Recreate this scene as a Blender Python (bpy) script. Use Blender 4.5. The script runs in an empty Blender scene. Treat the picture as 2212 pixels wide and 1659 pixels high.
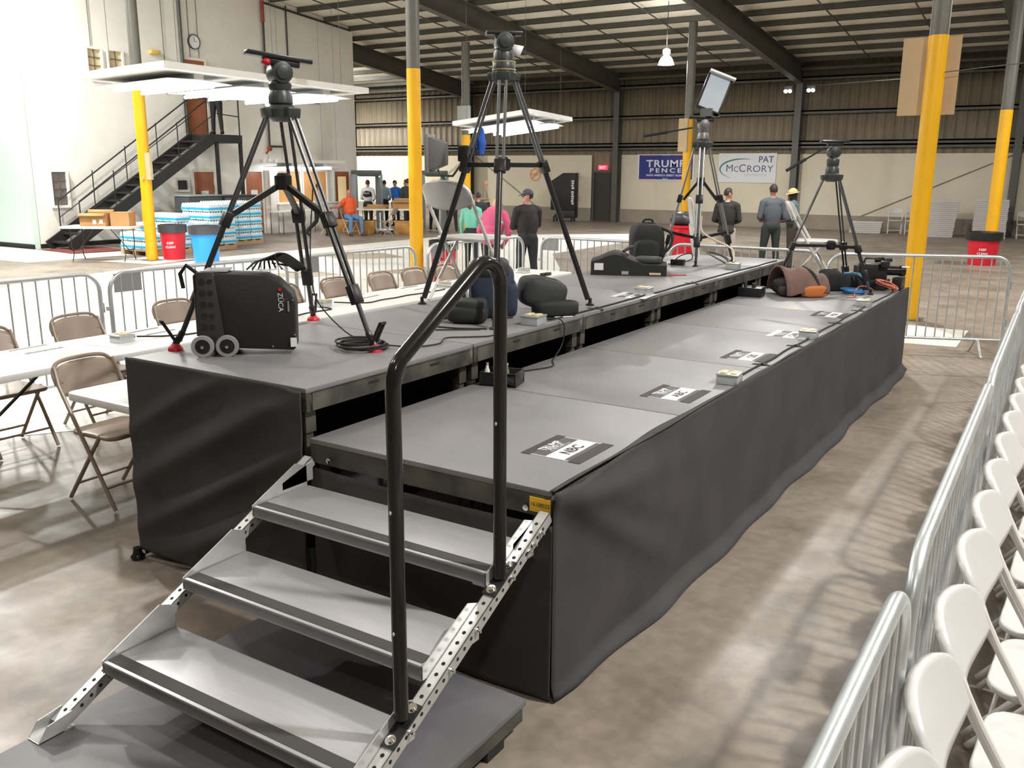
import bpy, bmesh, math, random
from math import sin, cos, pi, sqrt, radians
from mathutils import Vector, Matrix
random.seed(7)
SC = bpy.context.scene
COL = SC.collection
# ---------------- camera, world, exposure ----------------
cam_d = bpy.data.cameras.new('camera'); cam = bpy.data.objects.new('camera', cam_d); COL.objects.link(cam)
cam_d.sensor_width = 36; cam_d.lens = 31.695; cam_d.clip_start = .05; cam_d.clip_end = 200
CAM_R, CAM_U, CAM_D = (0.8418336, 0.5397108, 0.0053404), (-0.1285018, 0.1908058, 0.9731806), (-0.5242171, 0.8199423, -0.2299805)
cam.matrix_world = Matrix(((CAM_R[0], CAM_U[0], -CAM_D[0], 1.49691), (CAM_R[1], CAM_U[1], -CAM_D[1], -2.60922), (CAM_R[2], CAM_U[2], -CAM_D[2], 1.92366), (0, 0, 0, 1)))
SC.camera = cam
w = bpy.data.worlds.new('world'); SC.world = w; w.use_nodes = True
w.node_tree.nodes['Background'].inputs[0].default_value = (.8, .85, 1, 1)
w.node_tree.nodes['Background'].inputs[1].default_value = .05
SC.view_settings.view_transform = 'Standard'; SC.view_settings.look = 'None'
SC.view_settings.exposure = 0.42; SC.view_settings.gamma = 1
SC.cycles.max_bounces = 6; SC.cycles.diffuse_bounces = 4; SC.cycles.glossy_bounces = 3
SC.cycles.sample_clamp_indirect = 6

# ---------------- materials ----------------
MATS = {}
def mat(name, col, rough=.5, metal=0., noise=0., nscale=8., bump=0., bscale=60., col2=None, spec=.5, emit=0., emcol=None, alpha=1., stretch=None):
    if name in MATS: return MATS[name]
    m = bpy.data.materials.new(name); m.use_nodes = True; MATS[name] = m
    nt = m.node_tree; b = nt.nodes['Principled BSDF']
    b.inputs['Roughness'].default_value = rough; b.inputs['Metallic'].default_value = metal
    b.inputs['Base Color'].default_value = (*col, 1)
    b.inputs['Specular IOR Level'].default_value = spec
    if emit:
        b.inputs['Emission Color'].default_value = (*(emcol or col), 1); b.inputs['Emission Strength'].default_value = emit
    if alpha < 1: b.inputs['Alpha'].default_value = alpha
    if noise or bump:
        tc = nt.nodes.new('ShaderNodeTexCoord'); src = tc.outputs['Object']
        if stretch:
            mp = nt.nodes.new('ShaderNodeMapping'); mp.inputs['Scale'].default_value = stretch
            nt.links.new(src, mp.inputs[0]); src = mp.outputs[0]
    if noise:
        n = nt.nodes.new('ShaderNodeTexNoise'); n.inputs['Scale'].default_value = nscale; n.inputs['Detail'].default_value = 6
        nt.links.new(src, n.inputs['Vector'])
        cr = nt.nodes.new('ShaderNodeValToRGB'); e = cr.color_ramp.elements
        e[0].position = .3; e[1].position = .7
        c2 = col2 or tuple(min(1, c * (1 + noise)) for c in col)
        c1 = col if col2 else tuple(c * (1 - noise) for c in col)
        e[0].color = (*c1, 1); e[1].color = (*c2, 1)
        nt.links.new(n.outputs['Fac'], cr.inputs[0]); nt.links.new(cr.outputs[0], b.inputs['Base Color'])
    if bump:
        n2 = nt.nodes.new('ShaderNodeTexNoise'); n2.inputs['Scale'].default_value = bscale; n2.inputs['Detail'].default_value = 3
        nt.links.new(src, n2.inputs['Vector'])
        bp = nt.nodes.new('ShaderNodeBump'); bp.inputs['Strength'].default_value = bump; bp.inputs['Distance'].default_value = .02
        nt.links.new(n2.outputs['Fac'], bp.inputs['Height']); nt.links.new(bp.outputs[0], b.inputs['Normal'])
    return m

# ---------------- mesh builder ----------------
def V(*a): return Vector(a)
class MB:
    def __init__(s): s.v = []; s.f = []
    def add(s, vs, fs, M=None):
        o = len(s.v)
        s.v += [tuple(M @ Vector(p)) if M else tuple(p) for p in vs]
        s.f += [tuple(i + o for i in f) for f in fs]; return s
    def box(s, x0, y0, z0, x1, y1, z1, M=None):
        vs = [(x, y, z) for z in (z0, z1) for y in (y0, y1) for x in (x0, x1)]
        return s.add(vs, [(0, 2, 3, 1), (4, 5, 7, 6), (0, 1, 5, 4), (2, 6, 7, 3), (0, 4, 6, 2), (1, 3, 7, 5)], M)
    def cbox(s, c, d, M=None):
        return s.box(c[0] - d[0] / 2, c[1] - d[1] / 2, c[2] - d[2] / 2, c[0] + d[0] / 2, c[1] + d[1] / 2, c[2] + d[2] / 2, M)
    def bar(s, a, b, w, h=None, up=(0, 0, 1)):       # rectangular bar from a to b
        a = Vector(a); b = Vector(b); h = h or w; d = (b - a); L = d.length; d.normalize()
        u = Vector(up)
        if abs(d.dot(u)) > .98: u = Vector((1, 0, 0))
        x = d.cross(u).normalized(); z = x.cross(d).normalized()
        M = Matrix(((x.x, d.x, z.x, a.x), (x.y, d.y, z.y, a.y), (x.z, d.z, z.z, a.z), (0, 0, 0, 1)))
        return s.box(-w / 2, 0, -h / 2, w / 2, L, h / 2, M)
    def tube(s, pts, r, n=10, closed=False, caps=True, M=None):
        P = [Vector(p) for p in pts]; k = len(P); o = len(s.v)
        R = r if isinstance(r, (list, tuple)) else [r] * k
        prev = None; rings = []
        for i in range(k):
            if closed: t = (P[(i + 1) % k] - P[i - 1])
            else: t = P[min(i + 1, k - 1)] - P[max(i - 1, 0)]
            t.normalize()
            if prev is None:
                a = Vector((0, 0, 1)) if abs(t.z) < .9 else Vector((1, 0, 0))
                nrm = (a - t * a.dot(t)).normalized()
            else:
                nrm = prev - t * prev.dot(t)
                nrm = nrm.normalized() if nrm.length > 1e-6 else prev
            prev = nrm; bn = t.cross(nrm)
            rings.append([P[i] + (nrm * cos(2 * pi * j / n) + bn * sin(2 * pi * j / n)) * R[i] for j in range(n)])
        vs = [p for rg in rings for p in rg]; fs = []
        for i in range(k if closed else k - 1):
            a = i * n; b = ((i + 1) % k) * n
            for j in range(n): fs.append((a + j, a + (j + 1) % n, b + (j + 1) % n, b + j))
        if caps and not closed:
            fs.append(tuple(range(n - 1, -1, -1))); fs.append(tuple((k - 1) * n + j for j in range(n)))
        return s.add(vs, fs, M)
    def cyl(s, a, b, r, n=16, r2=None): return s.tube([a, b], [r, r if r2 is None else r2], n)
    def lathe(s, prof, n=24, M=None, c=(0, 0, 0), caps=True):    # prof: (r,z) bottom to top
        vs = []; fs = []
        for r_, z in prof:
            for j in range(n): vs.append((c[0] + r_ * cos(2 * pi * j / n), c[1] + r_ * sin(2 * pi * j / n), c[2] + z))
        for i in range(len(prof) - 1):
            for j in range(n): fs.append((i * n + j, i * n + (j + 1) % n, (i + 1) * n + (j + 1) % n, (i + 1) * n + j))
        caps = caps and prof[0] != prof[-1]
        if caps and prof[0][0] > 1e-5: fs.append(tuple(range(n - 1, -1, -1)))
        if caps and prof[-1][0] > 1e-5: fs.append(tuple((len(prof) - 1) * n + j for j in range(n)))
        return s.add(vs, fs, M)
    def prism(s, poly, h0, h1, M=None):               # poly in xy extruded in z
        n = len(poly); vs = [(p[0], p[1], h0) for p in poly] + [(p[0], p[1], h1) for p in poly]
        fs = [tuple(range(n - 1, -1, -1)), tuple(range(n, 2 * n))] + [(i, (i + 1) % n, n + (i + 1) % n, n + i) for i in range(n)]
        return s.add(vs, fs, M)
    def ell(s, c, r, n=16, m=10, M=None, f=None):
        vs = []; fs = []
        for i in range(m + 1):
            th = pi * i / m
            for j in range(n):
                ph = 2 * pi * j / n
                d = Vector((sin(th) * cos(ph), sin(th) * sin(ph), cos(th)))
                k = f(d) if f else 1.
                vs.append((c[0] + r[0] * d.x * k, c[1] + r[1] * d.y * k, c[2] + r[2] * d.z * k))
        for i in range(m):
            for j in range(n): fs.append((i * n + j, (i + 1) * n + j, (i + 1) * n + (j + 1) % n, i * n + (j + 1) % n))
        return s.add(vs, fs, M)
    def grid(s, nu, nv, fn):
        vs = [fn(i / (nu - 1), j / (nv - 1)) for j in range(nv) for i in range(nu)]
        fs = [(j * nu + i, j * nu + i + 1, (j + 1) * nu + i + 1, (j + 1) * nu + i) for j in range(nv - 1) for i in range(nu - 1)]
        return s.add(vs, fs)
    def build(s, name, m, parent=None, bevel=0., seg=2, angle=35, solid=0., sub=0, loc=None, label=None):
        me = bpy.data.meshes.new(name); me.from_pydata([tuple(p) for p in s.v], [], s.f)
        bm = bmesh.new(); bm.from_mesh(me); bmesh.ops.remove_doubles(bm, verts=bm.verts, dist=1e-5)
        bmesh.ops.recalc_face_normals(bm, faces=bm.faces)
        if bevel:
            es = [e for e in bm.edges if len(e.link_faces) == 2 and e.calc_face_angle(0) > radians(50)]
            bmesh.ops.bevel(bm, geom=es, offset=bevel, segments=seg, affect='EDGES', profile=.5, clamp_overlap=True)
        for f in bm.faces: f.smooth = True
        bm.to_mesh(me); bm.free()
        me.set_sharp_from_angle(angle=radians(angle))
        for q in (m if isinstance(m, (list, tuple)) else [m]): me.materials.append(q)
        o = bpy.data.objects.new(name, me); COL.objects.link(o)
        if parent: setpar(o, parent)
        if loc: o.location = loc
        if solid:
            md = o.modifiers.new('solid', 'SOLIDIFY'); md.thickness = solid; md.offset = 0
        if sub:
            md = o.modifiers.new('sub', 'SUBSURF'); md.levels = sub; md.render_levels = sub
        if label: o['label'] = label
        return o
def tag(o, label, cat, group=None, kind=None):
    if label: o['label'] = label
    if cat: o['category'] = cat
    if group: o['group'] = group
    if kind: o['kind'] = kind
    return o
def thing(name, label, cat, loc=(0, 0, 0), rz=0., group=None):
    o = bpy.data.objects.new(name, None); COL.objects.link(o); o.empty_display_size = .1
    o.location = loc; o.rotation_euler = (0, 0, rz)
    return tag(o, label, cat, group)
def struct(o): o['kind'] = 'structure'; return o
WORLD = set()
def setpar(o, p):
    o.parent = p
    if p.name in WORLD: o.matrix_parent_inverse = Matrix.Translation(-p.location)
def thingw(name, label, cat, loc=(0, 0, 0), group=None):   # a thing whose parts are given in room coordinates
    o = thing(name, label, cat, loc, 0, group); WORLD.add(o.name); return o
def dup(root, loc, rz=0., label=None, group=None, cat=None):
    def cp(o, parent):
        c = o.copy(); COL.objects.link(c)
        if parent is not None: c.parent = parent; c.matrix_parent_inverse = o.matrix_parent_inverse.copy()
        for ch in o.children: cp(ch, c)
        return c
    r_ = cp(root, None); r_.location = loc; r_.rotation_euler = (0, 0, rz)
    if label: r_['label'] = label
    if group: r_['group'] = group
    return r_
def arc(c, r_, a0, a1, n, ax=(1, 0, 0), ay=(0, 0, 1)):
    c = Vector(c); ax = Vector(ax); ay = Vector(ay)
    return [c + (ax * cos(a0 + (a1 - a0) * i / n) + ay * sin(a0 + (a1 - a0) * i / n)) * r_ for i in range(n + 1)]
def spline(pts, n=6):                                  # Catmull-Rom through points
    P = [Vector(p) for p in pts]; P = [P[0] * 2 - P[1]] + P + [P[-1] * 2 - P[-2]]; out = []
    for i in range(1, len(P) - 2):
        for k in range(n):
            t = k / n; a, b, c, d = P[i - 1:i + 3]
            out.append(.5 * ((2 * b) + (c - a) * t + (2 * a - 5 * b + 4 * c - d) * t * t + (3 * b - a - 3 * c + d) * t ** 3))
    out.append(P[-2]); return out
def text(name, s, size, o, dx, up, m, parent=None, align='CENTER', bold=0., wide=1., lift=.001, depth=0., shear=0., spacing=1.):
    cu = bpy.data.curves.new(name, 'FONT'); cu.body = s; cu.size = size; cu.align_x = align; cu.align_y = 'CENTER'
    cu.offset = min(bold, .022 * size); cu.shear = shear; cu.space_character = spacing; cu.extrude = depth; cu.resolution_u = 3
    t = bpy.data.objects.new(name, cu); COL.objects.link(t)
    me = bpy.data.meshes.new_from_object(t.evaluated_get(bpy.context.evaluated_depsgraph_get()))
    bpy.data.objects.remove(t)
    dx = Vector(dx).normalized(); up = Vector(up); up = (up - dx * up.dot(dx)).normalized(); nz = dx.cross(up)
    oo = Vector(o) + nz * lift; dxw = dx * wide
    me.transform(Matrix(((dxw.x, up.x, nz.x, oo.x), (dxw.y, up.y, nz.y, oo.y), (dxw.z, up.z, nz.z, oo.z), (0, 0, 0, 1))))
    me.materials.clear(); me.materials.append(m)
    ob = bpy.data.objects.new(name, me); COL.objects.link(ob)
    if parent: setpar(ob, parent)
    return ob

# ---------------- shared materials ----------------
white_paint = mat('white_paint', (.85, .83, .77), .6, noise=.04, nscale=1.5)
pale_green = mat('pale_green', (.62, .78, .70), .6)  # even pale green tone of the front left wall
cream_panel = mat('cream_panel', (.66, .60, .47), .6, noise=.05, nscale=.8)
clad = mat('cladding', (.20, .165, .11), .55, noise=.18, nscale=.7)
steel_dark = mat('dark_steel', (.085, .083, .070), .5, noise=.12, nscale=3)
steel_grey = mat('grey_column_steel', (.13, .125, .105), .45, noise=.1, nscale=4)
yellow = mat('yellow_paint', (.80, .42, .012), .35, noise=.05, nscale=3)
insul = mat('roof_insulation', (.88, .83, .70), .8, noise=.06, nscale=1.2)
concrete = mat('concrete_base', (.30, .26, .21), .8, noise=.12, nscale=2)
black = mat('black_matte', (.012, .012, .013), .55)
blackp = mat('black_plastic', (.015, .015, .017), .35)
blackg = mat('black_gloss', (.012, .013, .013), .13)
rubber = mat('rubber', (.02, .02, .02), .8)
alu = mat('aluminium', (.62, .62, .61), .32, .75, noise=.08, nscale=6)
galv = mat('galvanised', (.60, .635, .65), .36, .65, noise=.12, nscale=9)
chrome = mat('chrome', (.8, .8, .8), .15, 1.)
whitep = mat('white_plastic', (.80, .78, .74), .35)
paper = mat('paper', (.82, .82, .84), .7)
ink = mat('ink', (.035, .033, .034), .6)
wooddoor = mat('wood_door', (.36, .12, .05), .45, noise=.15, nscale=3, stretch=(6, 6, .6))
red = mat('red_plastic', (.62, .012, .03), .4)
blue = mat('blue_plastic', (.02, .30, .80), .4)
card = mat('cardboard', (.45, .25, .10), .8, noise=.06, nscale=5)
glassdk = mat('dark_glass', (.05, .05, .055), .12)
tube_em = mat('fluorescent_tube', (.95, .97, 1), .4, emit=16, emcol=(.93, .96, 1))
bulb_em = mat('lamp_bulb', (1, 1, 1), .4, emit=30, emcol=(.95, .97, 1))
white_metal = mat('white_enamel', (.82, .82, .80), .4)

# ---------------- floor ----------------
def floor_mat():
    m = bpy.data.materials.new('stained_concrete'); m.use_nodes = True; nt = m.node_tree; b = nt.nodes['Principled BSDF']
    tc = nt.nodes.new('ShaderNodeTexCoord')
    def nz(sc, det, dist=0.):
        n = nt.nodes.new('ShaderNodeTexNoise'); n.inputs['Scale'].default_value = sc; n.inputs['Detail'].default_value = det
        n.inputs['Distortion'].default_value = dist; nt.links.new(tc.outputs['Object'], n.inputs['Vector']); return n
    def ramp(n, a, b_, ca, cb):
        r_ = nt.nodes.new('ShaderNodeValToRGB'); e = r_.color_ramp.elements; e[0].position = a; e[1].position = b_
        e[0].color = (*ca, 1); e[1].color = (*cb, 1); nt.links.new(n.outputs['Fac'], r_.inputs[0]); return r_
    base = ramp(nz(1.1, 8, .6), .32, .68, (.205, .168, .138), (.315, .268, .222))
    spots = ramp(nz(2.6, 10, .4), .50, .74, (1, 1, 1), (.66, .70, .67))
    fine = ramp(nz(13, 8, .3), .36, .66, (.82, .83, .83), (1.08, 1.05, 1.02))
    m1 = nt.nodes.new('ShaderNodeMix'); m1.data_type = 'RGBA'; m1.blend_type = 'MULTIPLY'; m1.inputs[0].default_value = 1
    nt.links.new(base.outputs[0], m1.inputs[6]); nt.links.new(spots.outputs[0], m1.inputs[7])
    m2 = nt.nodes.new('ShaderNodeMix'); m2.data_type = 'RGBA'; m2.blend_type = 'MULTIPLY'; m2.inputs[0].default_value = 1
    nt.links.new(m1.outputs[2], m2.inputs[6]); nt.links.new(fine.outputs[0], m2.inputs[7])
    nt.links.new(m2.outputs[2], b.inputs['Base Color'])
    rr = ramp(nz(2.3, 6), .3, .7, (.34,) * 3, (.55,) * 3); nt.links.new(rr.outputs[0], b.inputs['Roughness'])
    bp = nt.nodes.new('ShaderNodeBump'); bp.inputs['Strength'].default_value = .06; bp.inputs['Distance'].default_value = .01
    nt.links.new(nz(30, 4).outputs['Fac'], bp.inputs['Height']); nt.links.new(bp.outputs[0], b.inputs['Normal'])
    return m
FLOORM = floor_mat()
struct(MB().box(-32, -14, -.3, 14, 30.2, 0).build('floor', FLOORM))
worn_white = mat('worn_white_floor_paint', (.88, .88, .86), .3, noise=.1, nscale=1.2, col2=(.80, .78, .72))
def fmark(name, poly, m, h=.003): return struct(MB().prism(poly, 0.0005, h).build(name, m))
fmark('trim_1', [(-13.2, 4), (-14.2, 7), (-15.0, 11), (-15.0, 20), (-10.7, 24), (-9.6, 21.2), (-9.4, 16.2), (-7.6, 13.4), (-4.7, 8), (-4.9, 3.6), (-4.6, 1.4), (-5.4, .2), (-8, -1), (-12, 2)], worn_white)
tanfl = mat('tan_floor_patch', (.42, .36, .26), .35, noise=.1, nscale=2)
for k, p in enumerate(([(-13.6, 12.6), (-12.4, 12.2), (-11.6, 13.4), (-12.8, 14)], [(-10.2, 10.8), (-9.0, 10.6), (-8.9, 11.9), (-10.0, 12.0)], [(-11.6, 9.2), (-10.6, 9.0), (-10.4, 10.0), (-11.3, 10.2)])):
    fmark('trim_%d' % (k + 2), p, tanfl, .005)
fmark('trim_5', [(-16.3, 8.9), (-14.9, 9.2), (-15.1, 10.5), (-16.4, 10.3)], worn_white)
fmark('trim_6', [(-.42, 9.93), (.30, 9.88), (.32, 8.6), (-.40, 8.52)], worn_white)
fmark('trim_7', [(-17.3, 7.9), (-25, 7.6), (-25, 9.7), (-20.0, 9.7), (-18.3, 9.6), (-17.9, 11.3), (-17.0, 11.2)], worn_white)
tag(MB().prism([(-19.9, 9.75), (-18.4, 9.55), (-18.2, 10.9), (-19.8, 11.0)], .004, .016).build('floor_mat', mat('maroon_mat', (.16, .035, .03), .9)), 'maroon floor mat at the foot of the black metal staircase', 'mat')

# ---------------- roof, far wall, building ----------------
def roofz(y): return 8.95 - .112 * y
def ruf():
    b = MB(); a = -32; c = 14
    vs = [(a, -14, roofz(-14)), (c, -14, roofz(-14)), (c, 30.4, roofz(30.4)), (a, 30.4, roofz(30.4))]
    vs += [(x, y, z + .15) for x, y, z in vs]
    b.add(vs, [(0, 1, 2, 3), (7, 6, 5, 4), (0, 4, 5, 1), (1, 5, 6, 2), (2, 6, 7, 3), (3, 7, 4, 0)])
    return b.build('ceiling', insul)
struct(ruf())
YF = 30.0
def corr(name, x0, x1, z0, z1, m):
    p = .305; b = MB(); prof = []
    n = int((x1 - x0) / p)
    for i in range(n):
        xx = x0 + i * p
        prof += [(xx, 0), (xx + .06, 0), (xx + .085, -.035), (xx + .125, -.035), (xx + .15, 0)]
    prof += [(x1, 0)]
    vs = [(x, YF + .06 + y, z0) for x, y in prof] + [(x, YF + .06 + y, z1) for x, y in prof]; k = len(prof)
    b.add(vs, [(i, i + 1, k + i + 1, k + i) for i in range(k - 1)])
    return struct(b.build(name, m, solid=.004))
wf = corr('wall_far', -30, 13.9, 0, 5.75, clad)
def wpart(b, name, m, **k): return b.build(name, m, wf, **k)
struct(MB().box(-28.2, YF - .03, .5, -15.65, YF, 2.55).box(-14.35, YF - .03, .5, -.95, YF, 2.55).box(-.75, YF - .03, .5, 13.8, YF, 2.55).build('trim_10', cream_panel))
struct(MB().box(-28.2, YF - .06, 0, -15.65, YF, .5).box(-14.35, YF - .06, 0, 13.8, YF, .5).build('baseboard_far', concrete))
n = 11
for z in (5.07, 3.97, 2.97, 2.84):
    b = MB(); b.box(-28.2, YF - .2, z - .03, 13.8, YF + .02, z + .02); b.box(-28.2, YF - .2, z - .1, 13.8, YF - .18, z + .02)
    struct(b.build('trim_%d' % n, steel_dark)); n += 1
# columns of the far wall and the rafters they carry
def beam(a, c, h, fw, ft=.02):
    b = MB(); a = Vector(a); c = Vector(c); up = V(0, 0, h)
    b.bar(a + V(0, 0, ft / 2), c + V(0, 0, ft / 2), fw, ft); b.bar(a + up, c + up, fw, ft); b.bar(a + up / 2, c + up / 2, .02, h)
    return b
for x in (-28.1, -21.4, -14.45, -7.6, -.85, 6.2):
    b = MB(); b.box(x - .11, YF - .42, 0, x + .11, YF - .40, 4.9); b.box(x - .11, YF - .10, 0, x + .11, YF - .08, 5.5); b.box(x - .012, YF - .41, 0, x + .012, YF - .09, 5.3)
    struct(b.build('trim_%d' % n, steel_dark)); n += 1
    y0 = 21.3 if x < -20 else -13.5
    b = beam((x, YF - .1, roofz(YF) - .16 - .62), (x, y0, roofz(y0) - .16 - .62), .62, .24)
    struct(b.build('trim_%d' % n, steel_dark)); n += 1
for k in range(34):
    y = 29.3 - k * 1.15; x0 = -28.1 if y > 21.3 else -20.25
    b = MB(); z = roofz(y) - .01
    b.box(x0, y - .035, z - .15, 13.8, y - .025, z); b.box(x0, y - .035, z - .15, 13.8, y + .04, z - .142)
    struct(b.build('trim_%d' % n, steel_dark)); n += 1
for x in (-18.6, -16.6, -12.1, -9.9, -5.3, -3.1, 1.5, 3.8):
    b = MB(); b.bar((x, 29.6, roofz(29.6) - .2), (x, -10, roofz(-10) - .2), .03, .03)
    struct(b.build('trim_%d' % n, steel_dark)); n += 1
struct(MB().box(-28.2, YF - .35, 5.28, 13.8, YF - .05, 5.36).build('trim_%d' % n, steel_dark)); n += 1
# off-frame walls close the hall
struct(MB().box(13.9, -14, 0, 14.1, 30.2, 11).build('wall_right', clad))
struct(MB().box(-32, -14.2, 0, 14.1, -14, 11).build('wall_back', clad))
struct(MB().box(-32.2, -14, 0, -32, 30.2, 11).build('wall_outer_left', clad))
XB = -20.3; Y0 = 9.95; Y1 = 21.3
def wallbox(name, x0, y0, x1, y1, m):
    vs = [(x0, y0, 0), (x1, y0, 0), (x1, y1, 0), (x0, y1, 0)]; vs += [(x, y, roofz(y) - .02) for x, y, z in vs]
    return struct(MB().add(vs, [(3, 2, 1, 0), (4, 5, 6, 7), (0, 1, 5, 4), (1, 2, 6, 5), (2, 3, 7, 6), (3, 0, 4, 7)]).build(name, m))
wallbox('wall_left', XB - .2, Y0 + .02, XB, Y1, white_paint)
wallbox('wall_front_left', -31.9, Y0 - .15, XB, Y0, pale_green)
wallbox('wall_return_left', -28.2, Y1, XB, Y1 + .15, white_paint)
struct(MB().box(XB, Y0, 0, XB + .02, Y1, .11).build('baseboard_left', black))
struct(MB().box(-31.9, Y0 - .17, 0, XB + .02, Y0 - .15, .11).build('baseboard_front_left', black))

def window(name, y0, y1, z0, z1, nx, nz_, glass):
    e = thing(name, None, None, (XB + .02, (y0 + y1) / 2, z0)); struct(e)
    W_ = (y1 - y0) / 2; H_ = z1 - z0; f = MB(); t = .06
    f.box(0, -W_ - t, -t, .06, W_ + t, 0).box(0, -W_ - t, H_, .06, W_ + t, H_ + t).box(0, -W_ - t, 0, .06, -W_, H_).box(0, W_, 0, .06, W_ + t, H_)
    f.build('window_frame', white_paint, e)
    MB().box(0, -W_, 0, .012, W_, H_).build('pane', glass, e)
    g = MB()
    for i in range(1, nx): g.box(.012, -W_ + 2 * W_ * i / nx - .012, 0, .03, -W_ + 2 * W_ * i / nx + .012, H_)
    for i in range(1, nz_): g.box(.012, -W_, H_ * i / nz_ - .012, .03, W_, H_ * i / nz_ + .012)
    g.build('muntin', mat('muntin_brown', (.18, .13, .09), .5), e)
winlit = mat('lit_blind', (.62, .52, .32), .5); windk = mat('grey_screen', (.16, .145, .15), .35)
window('window_1', 11.66, 12.02, 4.25, 4.84, 2, 3, winlit)
window('window_2', 12.26, 12.62, 4.25, 4.85, 2, 3, winlit)
window('window_3', 10.38, 10.76, 1.03, 1.84, 2, 4, windk)
window('window_4', 14.02, 14.36, 1.36, 1.62, 1, 1, glassdk)
def door(name, y0, y1, z0, z1, glass=False, note=False):
    e = thing(name, None, None, (XB + .01, (y0 + y1) / 2, z0)); struct(e); W_ = (y1 - y0) / 2; H_ = z1 - z0
    if glass:
        MB().box(0, -W_, 0, .03, -W_ + .14, H_).box(0, W_ - .14, 0, .03, W_, H_).box(0, -W_ + .14, 0, .03, W_ - .14, .75).box(0, -W_ + .14, H_ - .16, .03, W_ - .14, H_).build('door_leaf', wooddoor, e)
        MB().box(.005, -W_ + .14, .75, .02, W_ - .14, H_ - .16).build('pane', mat('warm_lit_pane', (.85, .66, .36), .4, emit=.25, emcol=(1, .75, .4)), e)
    else: MB().box(0, -W_, 0, .03, W_, H_).build('door_leaf', wooddoor, e)
    MB().box(0, -W_ - .07, 0, .05, -W_, H_ + .07).box(0, W_, 0, .05, W_ + .07, H_ + .07).box(0, -W_, H_, .05, W_, H_ + .07).build('door_frame', white_paint, e)
    b = MB(); b.cyl((.03, W_ - .07, .95), (.08, W_ - .07, .95), .02, 10); b.ell((.09, W_ - .07, .95), (.025, .03, .03), 10, 6); b.build('door_handle', chrome, e)
    if note: tag(MB().box(XB + .045, (y0 + y1) / 2 - .13, z0 + 1.0, XB + .05, (y0 + y1) / 2 + .13, z0 + 1.32).build('paper_notice', paper), 'white paper notice on the brown door %s' % note, 'notice')
door('door_1', 14.56, 15.24, 2.86, 4.87)
door('door_2', 14.6, 15.3, 0, 1.85, note='under the stair landing')
door('door_3', 16.47, 17.1, 0, 1.86, note='right of the landing posts')
door('door_4', 20.3, 21.0, 0, 1.87, glass=True)
# serving hatches; warm coloured panels stand in for the bright interior
wsh = mat('warm_hatch_panel', (.62, .33, .12), .5, noise=.08, nscale=3)
for k, (a, c) in enumerate(((17.75, 18.7), (18.85, 19.9))):
    e = thing('window_%d' % (k + 5), None, None, (XB + .01, (a + c) / 2, .92)); struct(e); W_ = (c - a) / 2
    MB().box(0, -W_, 0, .02, W_, .95).build('hatch_panel', wsh, e)
    MB().box(0, -W_ - .06, -.06, .06, W_ + .06, 0).box(0, -W_ - .06, .95, .06, W_ + .06, 1.01).box(0, -W_ - .06, 0, .06, -W_, .95).box(0, W_, 0, .06, W_ + .06, .95).build('window_frame', white_paint, e)
b = MB(); b.box(XB + .02, 17.5, 0, XB + .34, 20.1, .86); b.box(XB + .02, 17.45, .86, XB + .40, 20.15, .90)
tag(b.build('serving_counter', white_paint, bevel=.005), 'white serving counter below the warm hatch panels of the white building', 'counter')
tag(MB().box(XB, 17.2, 0, XB + .3, 17.45, 1.9).build('wall_pilaster', white_paint), 'white boxed pilaster with dark base beside the serving counter', 'pilaster')
# far door
e = thing('door_5', None, None, (-15.0, YF - .03, 0)); struct(e)
MB().box(-.52, 0, 0, .52, .05, 1.88).build('door_leaf', mat('dark_brown_door', (.035, .03, .026), .5), e)
MB().box(-.6, -.03, 0, -.52, .06, 1.95).box(.52, -.03, 0, .6, .06, 1.95).box(-.52, -.03, 1.88, .52, .06, 1.95).build('door_frame', steel_dark, e)
MB().box(.38, -.05, .92, .46, 0, .97).build('door_handle', chrome, e)

# ---------------- lamps ----------------
def high_bay(loc, power, label, cold=(1, .985, .95), up_=.6):
    t = thing('high_bay_lamp', label, 'lamp', loc, 0, 'high bay lamps under the roof'); x, y, z = loc
    MB().lathe([(.235, 0), (.225, .01), (.20, .10), (.15, .19), (.09, .25), (.07, .27)], 28).build('lamp_shade', mat('glowing_aluminium', (.8, .8, .8), .3, .6, emit=.9, emcol=(1, 1, 1)), t)  # shade metal is given emission so that it looks lit
    MB().lathe([(.05, .27), (.11, .29), (.11, .40), (.05, .43)], 20).build('ballast_housing', mat('glowing_lamp_housing', (.8, .8, .8), .4, emit=.5, emcol=(1, 1, 1)), t)  # glow put into the housing colour; the ballast itself is no source
    MB().lathe([(.0, .005), (.19, .005), (.19, .02), (.0, .02)], 24).build('bulb_lens', bulb_em, t)
    MB().cyl((0, 0, .42), (0, 0, roofz(y) - z), .012, 8).build('hanging_rod', steel_dark, t)
    l = bpy.data.lights.new('lamp_light', 'AREA'); l.shape = 'DISK'; l.size = .34; l.energy = power; l.color = cold
    lo = bpy.data.objects.new('lamp_light', l); COL.objects.link(lo); lo.parent = t; lo.location = (0, 0, -.015)
    l2 = bpy.data.lights.new('roof_fill_light', 'POINT'); l2.shadow_soft_size = .12; l2.energy = power * up_; l2.color = cold   # fill light added above the lamp to brighten the roof
    lo2 = bpy.data.objects.new('roof_fill_light', l2); COL.objects.link(lo2); lo2.parent = t; lo2.location = (0, 0, .62)
    return t
high_bay((-9.2, 22, 4.82), 380, 'glowing bell shaped high bay lamp hanging near the far wall', up_=.08)
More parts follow.
